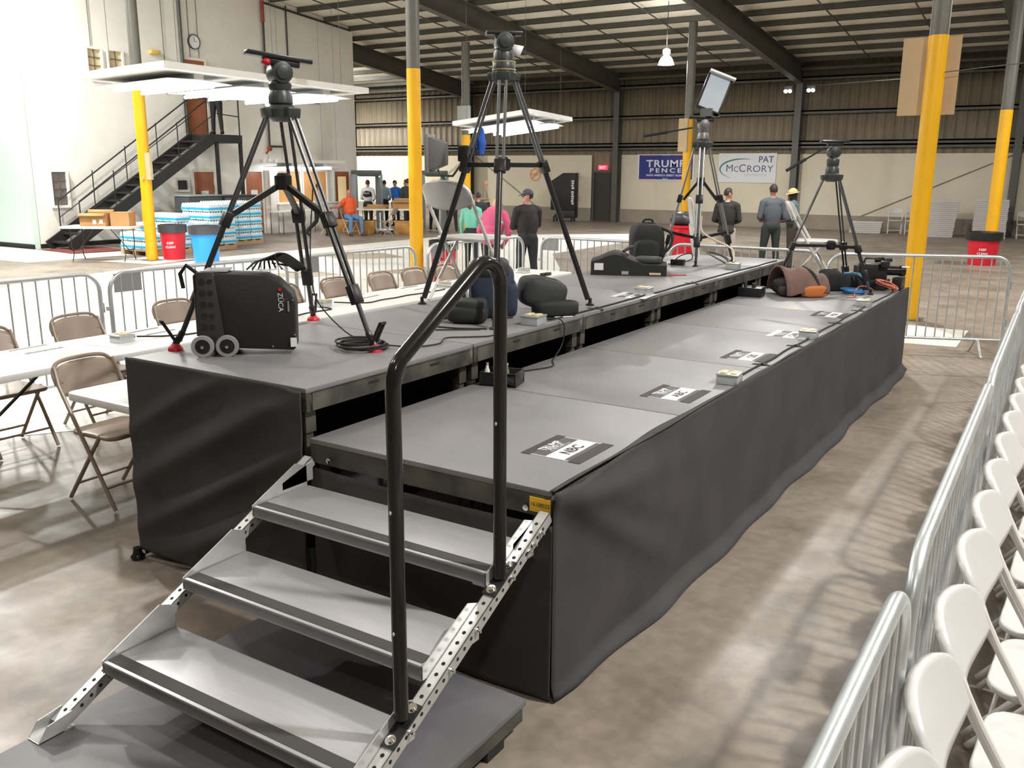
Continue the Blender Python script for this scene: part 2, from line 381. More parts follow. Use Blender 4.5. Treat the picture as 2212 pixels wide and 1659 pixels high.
for p, e_ in (((4.6, 1.2, 7.2), 540), ((4.6, 9.5, 6.6), 220), ((3.5, 19, 5.6), 260), ((-2.6, 13, 6.2), 330), ((4.6, -7, 7.6), 130), ((-4.2, -4.5, 7.8), 80), ((-4.5, 4.5, 7.2), 60), ((-12.5, -1.5, 7.6), 460), ((-14.2, 4.5, 7.2), 640), ((-27.2, 26.2, 5.0), 600), ((-19.0, 8.0, 7.0), 520)):  # unseen lamps added for overall light; the first follows the barricade shadow
    high_bay(p, e_, 'unseen high bay lamp under the roof, placed for the overall light')

def fluo_panel(N, L, R, label, rows, em):
    """board hung on wires: N near corner, L and R its neighbours, all on the underside"""
    N, L, R = Vector(N), Vector(L), Vector(R); a = L - N; b_ = R - N; nz_ = a.cross(b_).normalized()
    if nz_.z < 0: nz_ = -nz_
    ctr = N + a / 2 + b_ / 2; t = thingw('fluorescent_light_panel', label, 'ceiling light', tuple(ctr))
    def P(u, v, h): return tuple(N + a * u + b_ * v + nz_ * h)
    def slab(B, u0, v0, u1, v1, h0, h1):
        B.add([P(u0, v0, h0), P(u1, v0, h0), P(u1, v1, h0), P(u0, v1, h0), P(u0, v0, h1), P(u1, v0, h1), P(u1, v1, h1), P(u0, v1, h1)], [(3, 2, 1, 0), (4, 5, 6, 7), (0, 1, 5, 4), (1, 2, 6, 5), (2, 3, 7, 6), (3, 0, 4, 7)])
    B = MB(); slab(B, 0, 0, 1, 1, 0, .1); B.build('panel_board', white_metal, t)
    for k in range(rows):
        v0 = .04 + k * .94 / rows; v1 = v0 + .80 / rows; vm = (v0 + v1) / 2
        fx = MB(); slab(fx, .1, vm - .02, .9, vm + .02, -.10, 0)
        for s0, s1 in ((v0, vm), (v1, vm)):
            fx.add([P(.08, s0, -.115), P(.92, s0, -.115), P(.92, s1, -.09), P(.08, s1, -.09), P(.08, s0, -.105), P(.92, s0, -.105), P(.92, s1, -.08), P(.08, s1, -.08)], [(3, 2, 1, 0), (4, 5, 6, 7), (0, 1, 5, 4), (1, 2, 6, 5), (2, 3, 7, 6), (3, 0, 4, 7)])
        f = fx.build('strip_light', white_metal, t)
        for q in (.28, .72):
            vv = v0 + (v1 - v0) * q
            MB().cyl(P(.1, vv, -.15), P(.9, vv, -.15), .03, 10).build('fluorescent_tube', em, f)
    for u, v in ((.12, .1), (.88, .1), (.88, .9), (.12, .9)):
        p = P(u, v, .1); MB().cyl(p, (p[0], p[1], roofz(p[1]) - .05), .004, 6).build('hanging_wire', steel_dark, t)
    return t
fluo_panel((-10.15, 6.23, 3.35), (-12.93, 6.62, 3.35), (-10.55, 11.1, 3.35), 'wide white hanging light panel with bright tubes in front of the left yellow column', 3, tube_em)
fluo_panel((-9.33, 15.0, 3.16), (-11.44, 15.0, 2.94), (-10.25, 18.6, 3.18), 'smaller hanging light panel seen through the middle tripod', 2, tube_em)
fluo_panel((-19.1, 16.7, 2.12), (-20.1, 16.9, 2.12), (-19.1, 19.6, 2.12), 'light panel hung over the serving hatches', 2, tube_em)

# ---------------- risers ----------------
deckm = mat('grey_deck_ply', (.155, .155, .165), .42, noise=.13, nscale=2.5, bump=.05, bscale=45)
def deckmat():
    m = mat('painted_deck', (.20, .195, .20), .5); nt = m.node_tree; b = nt.nodes['Principled BSDF']
    tc = nt.nodes.new('ShaderNodeTexCoord')
    n = nt.nodes.new('ShaderNodeTexNoise'); n.inputs['Scale'].default_value = 2.2; n.inputs['Detail'].default_value = 7; nt.links.new(tc.outputs['Object'], n.inputs[0])
    r_ = nt.nodes.new('ShaderNodeValToRGB'); e = r_.color_ramp.elements; e[0].position = .3; e[1].position = .75; e[0].color = (.185, .185, .20, 1); e[1].color = (.245, .232, .23, 1)
    nt.links.new(n.outputs[0], r_.inputs[0])
    mp = nt.nodes.new('ShaderNodeMapping'); mp.inputs['Scale'].default_value = (1.5, 30, 1); mp.inputs['Rotation'].default_value = (0, 0, .6); nt.links.new(tc.outputs['Object'], mp.inputs[0])
    n2 = nt.nodes.new('ShaderNodeTexNoise'); n2.inputs['Scale'].default_value = 1.3; n2.inputs['Detail'].default_value = 2; nt.links.new(mp.outputs[0], n2.inputs[0])
    r2 = nt.nodes.new('ShaderNodeValToRGB'); e = r2.color_ramp.elements; e[0].position = .74; e[1].position = .80; e[0].color = (0, 0, 0, 1); e[1].color = (.35, .35, .35, 1); nt.links.new(n2.outputs[0], r2.inputs[0])
    mx = nt.nodes.new('ShaderNodeMix'); mx.data_type = 'RGBA'; nt.links.new(r2.outputs[0], mx.inputs[0]); nt.links.new(r_.outputs[0], mx.inputs[6]); mx.inputs[7].default_value = (.36, .34, .30, 1)
    nt.links.new(mx.outputs[2], b.inputs['Base Color'])
    return m
deckm = deckmat()
framem = mat('worn_black_frame', (.035, .035, .032), .45, .2, noise=.5, nscale=7, col2=(.13, .12, .095))
L = 1.22; HU = 1.035; HL = .822; XM = -1.19; XL = -2.375
def deck(y0, y1, x0, x1, H, label, group):
    t = thing('stage_deck', label, 'stage deck', ((x0 + x1) / 2, (y0 + y1) / 2, 0), 0, group)
    hx = (x1 - x0) / 2; hy = (y1 - y0) / 2; g = .004
    MB().box(-hx + g, -hy + g, H - .022, hx - g, hy - g, H).build('deck_panel', deckm, t, bevel=.003)
    f = MB(); z0 = H - .105; z1 = H - .022
    f.box(-hx + g, -hy + g, z0, hx - g, -hy + .04, z1).box(-hx + g, hy - .04, z0, hx - g, hy - g, z1).box(-hx + g, -hy + .04, z0, -hx + .04, hy - .04, z1).box(hx - .04, -hy + .04, z0, hx - g, hy - .04, z1)
    fo = f.build('frame', framem, t, bevel=.004)
    s_ = MB()
    for yy in (-.3 * hy, .45 * hy): s_.box(hx - g - .001, yy - .035, H - .055, hx - g + .002, yy + .035, H - .045)
    s_.build('hand_slot', black, fo)
    for sx in (-1, 1):
        for sy in (-1, 1):
            x = sx * (hx - .065); y = sy * (hy - .055)
            l = MB().box(x - .022, y - .022, .30, x + .022, y + .022, z0 + .03).build('leg', framem, t, bevel=.003)
            MB().cyl((x, y, .02), (x, y, .4), .016, 10).lathe([(.03, 0), (.03, .012), (.016, .03)], 12, None, (x, y, 0)).build('leg_foot', galv, l)
            MB().box(x - .03, y - .03, z0 - .10, x + .03, y + .03, z0 + .02).build('leg_socket', framem, l)
    return t
ordn = ('nearest the stairs', 'second from the stairs', 'third from the stairs', 'fourth from the stairs', 'fifth from the stairs', 'at the far end')
for k in range(6):
    ya, yb = k * L, min((k + 1) * L, 6.95)
    deck(ya, yb, XM, 0, HL, 'grey lower riser deck, %s' % ordn[k], 'lower riser decks')
    deck(ya, yb, XL, XM, HU, 'grey raised riser deck, %s' % ordn[k], 'raised riser decks')
# bolts and label on the nearest lower deck edge
dl = tag(MB().box(-.09, -.007, .737, -.003, -.004, .792).build('asset_tag', mat('yellow_sticker', (.85, .50, .02), .5), bevel=.001), 'yellow sticker with handwritten number on the corner of the lower deck', 'sticker')
text('handwriting', '16.08025', .022, (-.047, -.008, .766), (1, 0, 0), (0, 0, 1), ink, dl, shear=.2)
for x in (-1.07, -.105):
    tag(MB().lathe([(.012, 0), (.012, .006), (.0, .008)], 12, Matrix.Translation((x, -.004, .745)) @ Matrix.Rotation(pi / 2, 4, 'X')).build('bolt', chrome), 'round silver bolt at the %s end of the front deck beam' % ('left' if x < -1 else 'right'), 'bolt')

# ---------------- black fabric skirts ----------------
cloth = mat('black_skirt_cloth', (.058, .054, .056), .85, noise=.15, nscale=3, bump=.12, bscale=160, spec=.25)
def skirt(name, A, B, top, fn, label, nu=160, nv=40, cat='stage skirt', bot=.01):
    A = Vector(A); B = Vector(B); d = (B - A); ln = d.length; d.normalize(); nrm = Vector((d.y, -d.x, 0))
    def f(u, v):
        o, dz = fn(u * ln, v, ln); z = top(u * ln) * (1 - v) + bot * v + dz
        p = A + d * (u * ln) + nrm * o; return (p.x, p.y, z)
    o = MB().grid(nu, nv, f).build(name, cloth, solid=.004, angle=180)
    return tag(o, label, cat)
def g(x, c, s): return math.exp(-((x - c) / s) ** 2)
def f_right(s, v, ln):       # from the near corner along the long side
    fold = 0
    for sl, w_, am in ((.30, .05, .022), (.62, .07, .018), (1.15, .06, .014), (-.35, .05, .012)):   # creases fanning out of the corner
        yy = .03 + sl * s * .6; fold += am * g(v, yy, w_ + .05 * s) * g(s, .45, .55)
    fold += .006 * sin(3.1 * s + 2 * v) * v + .006 * sin(7.7 * s + 1.3) * v * v
    tuck = .03 * g(s, .95, .5) * g(v, 0, .18)
    hem = .060 * max(0, (v - .93) / .07) ** 1.2 * (1 + .12 * sin(2.3 * s)) * min(1, .25 + s / 1.2) if v > .93 else 0
    return .012 + fold * 1.5 * min(1, .2 + s * 5) + .022 * v * min(1, s / .8) + hem - tuck * .3, 0
skirt('stage_skirt', (.0, -.012, 0), (.0, 6.97, 0), lambda s: HL + .004 - .0, f_right, 'long dark fabric skirt along the right side of the lower riser', 260, 46)
# the folded-over top strip of that skirt
def lap(u, v):
    s = u * 6.98; wv = .018 + .020 * g(s, 1.05, .35) + .004 * sin(9 * s)
    return (.014 - v * wv - .0, -.012 + s, HL + .008 - .001 * v + .004 * sin(5 * s) * (1 - v))
tag(MB().grid(200, 3, lap).build('skirt_top_hem', cloth, solid=.003), 'folded top hem of the long fabric skirt lying on the deck edge', 'fabric hem')
def f_lowfront(s, v, ln):
    return .002 + .025 * g(v, .10 + .12 * s, .07) * g(s, .35, .4) + .008 * sin(9 * s) * v + .012 * v, 0
skirt('stage_skirt', (XM + .02, .003, 0), (.010, -.010, 0), lambda s: .70 - .012 * sin(pi * s / 1.18), f_lowfront, 'dark fabric skirt hanging below the front beam behind the stairs', 80, 30)
def f_upfront(s, v, ln):     # diagonal pulls from the upper right to the lower left
    t = s / ln; o = 0
    for c, w_, am in ((.02, .07, .042), (.27, .05, .036), (.50, .07, .05), (.76, .06, .032), (-.25, .05, .026)):
        q = v - (c + .62 * (1 - t)); o += am * g(q, 0, w_) * (.35 + .65 * t * (1.15 - t) * 3)
    return .008 + o * min(1, v / .10) * (1 - v ** 5) * (1 - .8 * t ** 8) + .015 * v, 0
skirt('stage_skirt', (XL - .004, -.012, 0), (XM - .01, -.012, 0), lambda s: HU + .003 - .012 * g(s, 1.15, .06), f_upfront, 'creased dark fabric skirt on the near end of the raised riser', 110, 70, bot=.05)
skirt('stage_skirt', (XL - .006, 6.95, 0), (XL - .006, -.01, 0), lambda s: HU - .01, lambda s, v, ln: (.006 + .01 * sin(6 * s) * v, 0), 'presumed dark fabric skirt on the table side, added to darken below the raised riser', 120, 12)  # presumed skirt, added to keep the void under the riser dark
skirt('stage_skirt', (.0, 6.965, 0), (XL, 6.965, 0), lambda s: HL if s < 1.19 else HU, lambda s, v, ln: (.01 + .01 * sin(7 * s) * v, 0), 'presumed dark fabric skirt on the far end, added to darken below the risers', 90, 10)  # unseen end skirt, added so no light enters below the risers
skirt('stage_skirt', (XM - .62, .05, 0), (XM - .62, 6.9, 0), lambda s: HU - .11, lambda s, v, ln: (.01 * sin(5 * s) * v, 0), 'added dark sheet that blackens the gap below the raised riser', 60, 8)  # dark sheet added inside the gap in place of its shade
# the little rubber foot showing at the corner
tag(MB().lathe([(.034, 0), (.036, .015), (.024, .03), (.02, .06)], 16, None, (-2.385, -.05, 0)).build('levelling_foot', blackg), 'round black levelling foot under the left corner of the raised riser', 'foot')

# ---------------- loose deck on the floor and the stairs ----------------
t = thing('floor_platform', 'grey plywood platform lying flat on the floor under the stairs', 'platform', (-.585, -1.43, 0))
MB().box(-.615, -1.22, .105, .615, 1.22, .13).build('deck_panel', mat('dark_deck_ply', (.125, .125, .132), .5, noise=.25, nscale=2), t, bevel=.003)
f = MB().box(-.605, -1.21, .045, .605, -1.17, .105).box(-.605, 1.17, .045, .605, 1.21, .105).box(-.605, -1.17, .045, -.565, 1.17, .105).box(.565, -1.17, .045, .605, 1.17, .105)
f.build('frame', framem, t)
for sx in (-1, 1):
    for sy in (-1, 0, 1): MB().box(sx * .56 - .04, sy * 1.05 - .05, 0, sx * .56 + .04, sy * 1.05 + .05, .045).build('block_foot', black, t)

steel_st = mat('stair_steel', (.60, .60, .59), .34, .55, noise=.06, nscale=14)
tread_m = mat('tread_aluminium', (.39, .385, .395), .42, .35, noise=.05, nscale=5, stretch=(1, 14, 1))
grip = mat('grip_tape', (.055, .055, .048), .9, bump=.3, bscale=500)
t = thingw('portable_stairs', 'three step silver portable stairs with a bent black handrail', 'stairs', (-.585, -.6, .13))
TX0, TX1 = -1.135, -.045
steps = [(-1.04, .305), (-.70, .475), (-.36, .645)]
for ny, nz_ in steps:
    b = MB(); b.box(TX0, ny, nz_ - .012, TX1, ny + .295, nz_).box(TX0, ny, nz_ - .046, TX1, ny + .006, nz_ - .012).box(TX0, ny + .289, nz_ - .046, TX1, ny + .295, nz_ - .012)
    b.box(TX0, ny + .006, nz_ - .046, TX0 + .02, ny + .289, nz_ - .040)
    tr = b.build('tread', tread_m, t, bevel=.0025)
    MB().box(TX0 + .004, ny + .014, nz_, TX1 - .004, ny + .062, nz_ + .0015).build('grip_strip', grip, tr)
    MB().box(TX1 - .05, ny + .004, nz_ - .054, TX1, ny + .05, nz_ - .046).build('end_tab', tread_m, tr)
sl = Vector((0, .34, .17)).normalized(); up = Vector((0, -sl.z, sl.y))
holes = mat('hole_dark', (.01, .01, .01), .8)
def stringer(x, inner):
    a = Vector((x, -1.21, .165)); ln = 1.32; d = sl
    def Pt(q, xx, h): return a + d * q + Vector((xx, 0, 0)) + up * h
    b = MB(); W_ = .042
    for (x0, x1, h0, h1) in ((-W_ / 2, W_ / 2, -.003, 0), (-W_ / 2, -W_ / 2 + .003, -.042, 0), (W_ / 2 - .003, W_ / 2, -.042, 0)):
        p = [Pt(0, x0, h0), Pt(0, x1, h0), Pt(ln, x1, h0), Pt(ln, x0, h0), Pt(0, x0, h1), Pt(0, x1, h1), Pt(ln, x1, h1), Pt(ln, x0, h1)]
        b.add(p, [(3, 2, 1, 0), (4, 5, 6, 7), (0, 1, 5, 4), (1, 2, 6, 5), (2, 3, 7, 6), (3, 0, 4, 7)])
    so = b.build('stringer', steel_st, t)
    hb = MB(); q = .045
    while q < ln - .02:
        for nrm, pos, ax in ((up, Pt(q, 0, .0006), Vector((1, 0, 0))), (Vector((1, 0, 0)), Pt(q, W_ / 2 + .0006, -.02), up), (Vector((-1, 0, 0)), Pt(q, -W_ / 2 - .0006, -.02), up)):
            hb.add([pos + (d * cos(2 * pi * j / 10) + ax * sin(2 * pi * j / 10)) * .0068 for j in range(10)], [tuple(range(10))])
        q += .0405
    hb.build('punched_hole', holes, so)['kind'] = 'stuff'
    # foot shoe
    f_ = MB(); c = Pt(.0, 0, 0)
    for xx in (-.03, .027):
        f_.add([(c.x + xx + e_, y, z) for e_ in (0, .003) for y, z in ((-1.285, .131), (-1.20, .131), (-1.155, .165), (-1.165, .19), (-1.25, .178))], [(4, 3, 2, 1, 0), (5, 6, 7, 8, 9)] + [(i, (i + 1) % 5, 5 + (i + 1) % 5, 5 + i) for i in range(5)])
    f_.box(c.x - .03, -1.285, .131, c.x + .03, -1.16, .134)
    f_.build('stringer_foot', steel_st, so)
for x, inn in ((TX0 - .031, 1), (TX1 + .031, -1)):
    stringer(x, inn)
    for ny, nz_ in steps + [(-.10, .80)]:
        xx = x + inn * .023; b = MB()
        if ny > -.2: poly = [(-.20, .66), (-.03, .66), (-.03, .735), (-.055, .735), (-.20, .69)]
        else: poly = [(ny, nz_ - .045), (ny + .295, nz_ - .045), (ny + .295, nz_ + .085), (ny + .235, nz_ + .108), (ny, nz_ + .0)]
        b.add([(xx + e_, y, z) for e_ in (-.0015, .0015) for y, z in poly], [(4, 3, 2, 1, 0), (5, 6, 7, 8, 9)] + [(i, (i + 1) % 5, 5 + (i + 1) % 5, 5 + i) for i in range(5)])
        br = b.build('side_bracket', steel_st, t)
        nb = MB()
        for yy in ((ny + .08, ny + .22) if ny < -.2 else (-.17, -.09)):
            zz = .165 + (yy + 1.21) * .5 - .022
            xo = x - inn * .0225
            nb.lathe([(.009, 0), (.009, .006), (.005, .007), (.005, .016), (0, .016)], 10, Matrix.Translation((xo, yy, zz)) @ Matrix.Rotation(-inn * pi / 2, 4, 'Y'))
        nb.build('bolt_pair', chrome, br)
# handrail: one bent tube on the right-hand stringer
xr = TX1 + .031
low, upy = -.83, -.315
pts = [V(xr, low, .385), V(xr, low, 1.0), V(xr, low, 1.36)] + [V(xr, low + .10 - .10 * cos(a), 1.36 + .10 * sin(a)) for a in (.3, .6, .85)]
c = V(xr, upy - .085, 1.575); 
pts += [c + V(0, .085 * cos(a), .085 * sin(a)) for a in (pi * .72, pi * .6, pi * .48, pi * .36, pi * .24, pi * .12, 0)]
pts += [V(xr, upy, 1.40), V(xr, upy, .9), V(xr, upy, .62)]
hr = MB().tube(pts, .0215, 18).build('handrail', blackg, t)
for yy in (low, upy):
    zz = .165 + (yy + 1.21) * .5
    for q in (-1,):
        a = Vector((xr, yy, zz + .004)) - sl * .075; e2 = Vector((xr, yy, zz + .004)) + sl * .075
        MB().bar(a, e2, .05, .008, up).build('base_plate', blackp, hr)
    for k in (-1, 1):
        p = Vector((xr, yy, zz + .008)) + sl * .055 * k; M = Matrix.Translation(p) @ Vector((0, 0, 1)).rotation_difference(up).to_matrix().to_4x4()
        MB().lathe([(.017, 0), (.017, .003), (.010, .003), (.010, .010), (0, .011)], 14, M).build('washer_bolt', chrome, hr)
wm = MB()
for z_, yy in ((1.15, upy), (.66, low), (1.02, low)): wm.ell((xr + .0, yy - .024, z_), (.004, .003, .006), 8, 6)
wm.ell((xr, -.56, 1.655), (.004, .006, .004), 8, 6)
wm.build('paint_chip', mat('paint_chip', (.6, .6, .58), .6), hr)

# ---------------- cards, outlet boxes, cables on the risers ----------------
tape = mat('dark_tape', (.045, .038, .036), .7); tapew = mat('pale_tape', (.62, .61, .58), .6); cardgrey = mat('card_grey', (.085, .083, .085), .6)
WH = mat('white_lettering', (.75, .75, .77), .6)
def sign(x0, y0, word, label, tp, rz=0., wx=.268, hy=.285, z=HL):
    t = thing('paper_sign', label, 'sign', (x0, y0, z), rz, 'letter cards taped along the lower riser')
    a, b = wx / 2, hy / 2
    MB().box(-a + .03, -b + .004, .0004, a - .03, b - .004, .0014).build('card', paper, t)
    MB().box(-a + .03, -b + .008, .0014, -.026, b - .008, .0017).build('dark_band', cardgrey, t)
    MB().box(a - .075, -b + .008, .0014, a - .03, b - .008, .0017).build('dark_band', cardgrey, t)
    MB().box(-a, -b - .006, .0014, -a + .042, b + .006, .0022).build('tape_strip', tp, t)
    MB().box(a - .052, -b - .006, .0017, a, b + .006, .0024).build('tape_strip', tp, t)
    M = Matrix.Rotation(0, 4, 'Z')
    text('lettering', 'TRUMP', .052, (-.078, -.005, .0017), (0, 1, 0), (-1, 0, 0), WH, t, bold=.012, wide=.88)
    text('lettering', 'PENCE', .030, (-.052, -.005, .0017), (0, 1, 0), (-1, 0, 0), WH, t, bold=.008, wide=1.05, spacing=1.15)
    text('lettering', 'MAKE AMERICA GREAT AGAIN!', .011, (-.036, .005, .0017), (0, 1, 0), (-1, 0, 0), WH, t, wide=1)
    text('letters', word, .068, (.022, .0, .0014), (0, 1, 0), (-1, 0, 0), ink, t, bold=.010)
    text('stars', '* * * * *', .018, (.066, .0, .0019), (0, 1, 0), (-1, 0, 0), WH, t)
sign(-.203, .475, 'NBC', 'black and white lettered card taped to the deck nearest the stairs', tape)
sign(-.205, 1.605, 'ABC', 'lettered card on the lower deck just before the first outlet box', tape)
sign(-.205, 2.76, 'CBS', 'lettered card on the lower deck just beyond the first outlet box', tape)
sign(-.205, 3.66, 'CNN', 'lettered card with pale tape ends beside the second outlet box', tapew)
sign(-.195, 4.76, 'FOX', 'farthest lettered card on the lower deck before the brown bag', tape)
sign(-1.31, 3.44, 'CNN', 'lettered card half under the outlet box on the raised riser edge', tapew, .1, z=HU)
ivory = mat('ivory_outlet', (.72, .62, .36), .45)
def outlet_box(loc, rz, label, group='outlet boxes on the risers'):
    t = thing('power_outlet_box', label, 'outlet box', loc, rz, group)
    MB().box(-.058, -.062, 0, .058, .062, .047).build('box_body', galv, t, bevel=.008)
    MB().box(-.060, -.064, .047, .060, .064, .058).build('cover_plate', alu, t, bevel=.004)
    for s in (-1, 1):
        o = MB().box(s * .027 - .016, -.038, .058, s * .027 + .016, .038, .064).build('outlet', ivory, t, bevel=.004)
        for q in (-.018, .018): MB().box(s * .027 - .007, q - .005, .064, s * .027 - .004, q + .005, .0645).box(s * .027 + .004, q - .005, .064, s * .027 + .007, q + .005, .0645).build('outlet_slot', ink, o)['kind'] = 'stuff'
    MB().cyl((0, .062, .024), (0, .10, .024), .012, 10).build('cable_gland', blackp, t)
    return t
for x, y, z, rz, lb in ((-.06, 1.99, HL, .1, 'first outlet box from the stairs on the lower deck edge'), (-.07, 3.60, HL, .1, 'second outlet box from the stairs on the lower deck edge'), (-.085, 5.40, HL, .05, 'farthest outlet box on the lower deck edge below the orange cable'),
        (-1.255, 1.93, HU, .05, 'outlet box on the raised riser edge beside the dark backpacks'), (-1.27, 3.52, HU, .05, 'outlet box on the raised riser edge holding down a paper card'), (-1.34, 5.68, HU, .05, 'outlet box on the raised riser with a white cord, farthest along the edge')):
    outlet_box((x, y, z), rz, lb)
def cable(name, pts, r, m, label, cat='cable', group=None, n=6, sm=6):
    return tag(MB().tube(spline(pts, sm), r, n).build(name, m), label, cat, group)
def wob(x, y0, y1, z, a=.012, k=14): return [(x + random.uniform(-a, a), y0 + (y1 - y0) * i / k, z) for i in range(k + 1)]
cable('power_cable', wob(-.055, 2.1, 6.6, HL + .006), .006, rubber, 'black power cable running along the right edge of the lower deck')
cable('power_cable', [(-1.25, 2.0, HU + .03)] + wob(-1.235, 2.15, 6.7, HU + .006, .008), .006, rubber, 'black power cable running along the raised riser edge')
gaff = mat('cloth_tape', (.03, .028, .03), .8)
for k, (x, y, z) in enumerate(((-.055, 2.55, HL), (-.055, 3.25, HL), (-.06, 4.35, HL), (-.06, 5.1, HL), (-1.24, 2.7, HU), (-1.24, 4.4, HU))):
    tag(MB().grid(3, 9, lambda u, v: (x - .06 + .12 * v, y - .02 + .04 * u, z + .0015 + .0125 * math.exp(-((v - .5) / .14) ** 2))).build('tape_strip', gaff, solid=.001), 'short dark tape strip holding the cable, %s' % ('just beyond the first outlet box', 'just before the second outlet box', 'just beyond the second outlet box', 'just before the farthest outlet box', 'on the raised edge beyond the backpacks', 'on the raised edge beyond the black soft case')[k], 'tape')
tag(MB().box(-.58, 4.86, HL + .0005, -.51, 4.89, HL + .0015).build('tape_piece', yellow), 'small yellow tape piece on the lower deck near the brown bag', 'tape')
# coil beside the left tripod
def coil(cx, cy, z, R0, n, r, m, name, label, seed, flat=1., up=0., cat='cable coil', ry=1., parent=None):
    rd = random.Random(seed); pts = []
    for k in range(n * 14):
        a = 2 * pi * k / 14; R = R0 * (1 + .10 * sin(k * .21 + seed) + rd.uniform(-.02, .02))
        pts.append((cx + R * cos(a) + .03 * sin(k * .045), cy + R * ry * sin(a) + .02 * cos(k * .06), z + r + 2 * r * (k / 14) * flat * .55 + up * abs(sin(a * .5))))
    o = MB().tube(spline(pts, 2), r, 6).build(name, m, parent)
    return tag(o, label, cat) if label else o
coil(-1.60, .80, HU, .115, 6, .0055, rubber, 'cable_coil', 'coil of thin black cable lying by the red tripod foot', 3)
cable('thin_cable', [(-1.47, .86, HU + .02), (-1.38, .95, HU + .007), (-1.33, 1.1, HU + .006), (-1.4, 1.25, HU + .006), (-1.32, 1.34, HU + .006), (-1.24, 1.42, HU + .006), (-1.19, 1.46, HU + .012), (-1.172, 1.47, HU - .05), (-1.15, 1.35, HL + .05), (-1.12, 1.32, HL + .02)], .004, rubber, 'thin black cable dropping over the raised riser edge beside the handrail')
cable('thin_cable', [(-1.62, .92, HU + .005), (-1.70, 1.02, HU + .006), (-1.86, 1.0, HU + .012), (-2.05, .96, HU + .18), (-2.13, 1.0, HU + .34), (-2.21, 1.08, HU + .5), (-2.22, 1.13, HU + .8)], .004, rubber, 'thin cable looping from the coil up the back tripod leg')
cable('thin_cable', [(-1.73, 1.48, HU + .012), (-1.62, 1.52, HU + .006), (-1.5, 1.55, HU + .006), (-1.38, 1.62, HU + .006)], .005, rubber, 'pair of thin cables leading to the foot of the middle tripod')
cable('thin_cable', [(-1.6, 1.42, HU + .006), (-1.5, 1.50, HU + .006), (-1.40, 1.58, HU + .006)], .004, rubber, 'short thin cable beside the foot of the middle tripod')
cable('hanging_cable', [(-1.235, 2.08, HU + .02), (-1.19, 2.12, HU + .014), (-1.163, 2.135, HU - .02), (-1.163, 2.14, HU - .08), (-1.17, 2.12, HL + .06), (-1.13, 1.95, HL + .006), (-1.05, 1.80, HL + .006), (-1.12, 1.6, HL + .006)], .004, rubber, 'thin cable hanging down between the two risers below the outlet box')

# ---------------- tripods ----------------
tube_dk = mat('tripod_tube', (.075, .075, .08), .3, .45); cast = mat('tripod_casting', (.055, .06, .062), .4, .3); carbon = mat('carbon_tube', (.02, .02, .022), .3)
def tripod(label, feet, apex, zc, base, style, foot='rubber', rtop=.07):
    """feet: floor points; apex: (x,y); zc: height of the crown underside"""
    ax, ay = apex; t = thingw('camera_tripod', label, 'tripod', (ax, ay, base))
    dual = style.get('dual', .022); r1 = style.get('r1', .009); r2 = style.get('r2', .011); r3 = style.get('r3', .013); s1 = style.get('s1', .44); s2 = style.get('s2', .76)
    cr = MB(); cr.lathe([(.045, -.03), (.075, -.01), (.078, .03), (.062, .05)], 20, None, (ax, ay, zc))
    cro = cr.build('crown', cast, t)
    colar = []
    for i, F in enumerate(feet):
        F = Vector(F); dr = Vector((F.x - ax, F.y - ay, 0)).normalized(); sd = Vector((-dr.y, dr.x, 0)); A = Vector((ax, ay, zc + .01)) + dr * rtop
        MB().bar(A - dr * .05 + Vector((0, 0, .012)), A + dr * .025, .085, .05).build('leg_hinge', cast, cro, bevel=.006)
        top = A; P1 = A.lerp(F, s1); P2 = A.lerp(F, s2); Fz = F + (A - F).normalized() * .05
        leg = MB()
        if dual:
            for q in (-1, 1): leg.tube([top + sd * dual * q, P1 + sd * dual * q], r1, 10)
        else: leg.tube([top, P1], r1 * 1.5, 12)
        lo = leg.build('leg', style.get('m1', tube_dk), t)
        b = MB().bar(P1 - (F - A).normalized() * .03, P1 + (F - A).normalized() * .05, .07 if dual else .045, .045)
        b.build('leg_clamp', blackp, lo, bevel=.006)
        b = MB()
        if style.get('dual2', 1):
            for q in (-1, 1): b.tube([P1 + sd * .018 * q, P2 + sd * .018 * q], r2, 10)
            b.build('lower_tubes', style.get('m2', carbon), lo)
            MB().bar(P2 - (F - A).normalized() * .05, P2 + (F - A).normalized() * .05, .062, .042).build('leg_clamp', blackp, lo, bevel=.006)
            MB().tube([P2, Fz], r3, 12).build('lower_tube', style.get('m3', tube_dk), lo)
        else:
            MB().tube([P1, Fz], r2 * 1.6, 12).build('lower_tube', style.get('m2', carbon), lo)
        if foot == 'red':
            f_ = MB(); f_.lathe([(.038, 0), (.036, .012), (.028, .022), (.016, .036), (.0, .04)], 16, None, tuple(F)); f_.build('rubber_foot', red, lo)
            MB().tube([F + Vector((0, 0, .03)), F + (A - F).normalized() * .10], .017, 10).build('foot_fork', blackp, lo)
            c = F + Vector((0, 0, .05)); hb = MB()
            for q in (-.014, .014): hb.bar(c + dr * .0 + sd * q, c + dr * .055 + sd * q + Vector((0, 0, .10)), .012, .014)
            hb.bar(c + dr * .058 - sd * .02 + Vector((0, 0, .10)), c + dr * .058 + sd * .02 + Vector((0, 0, .10)), .014, .012)
            hb.build('foot_strap', rubber, lo)
        else:
            MB().lathe([(.03, 0), (.03, .008), (.012, .02), (.012, .05)], 12, None, tuple(F)).build('foot_pad', blackp, lo)
        colar.append(P1 if not style.get('low') else A.lerp(F, style['low']))
    c = sum(colar, Vector()) / 3; c.z += style.get('spz', .17)
    sp = MB(); [sp.bar(p, c, .024, .028) for p in colar]; so = sp.build('spreader', blackp, t)
    MB().lathe([(.035, -.035), (.045, -.02), (.045, .035), (.03, .05)], 12, None, tuple(c)).build('spreader_hub', blackp, so)
    return t
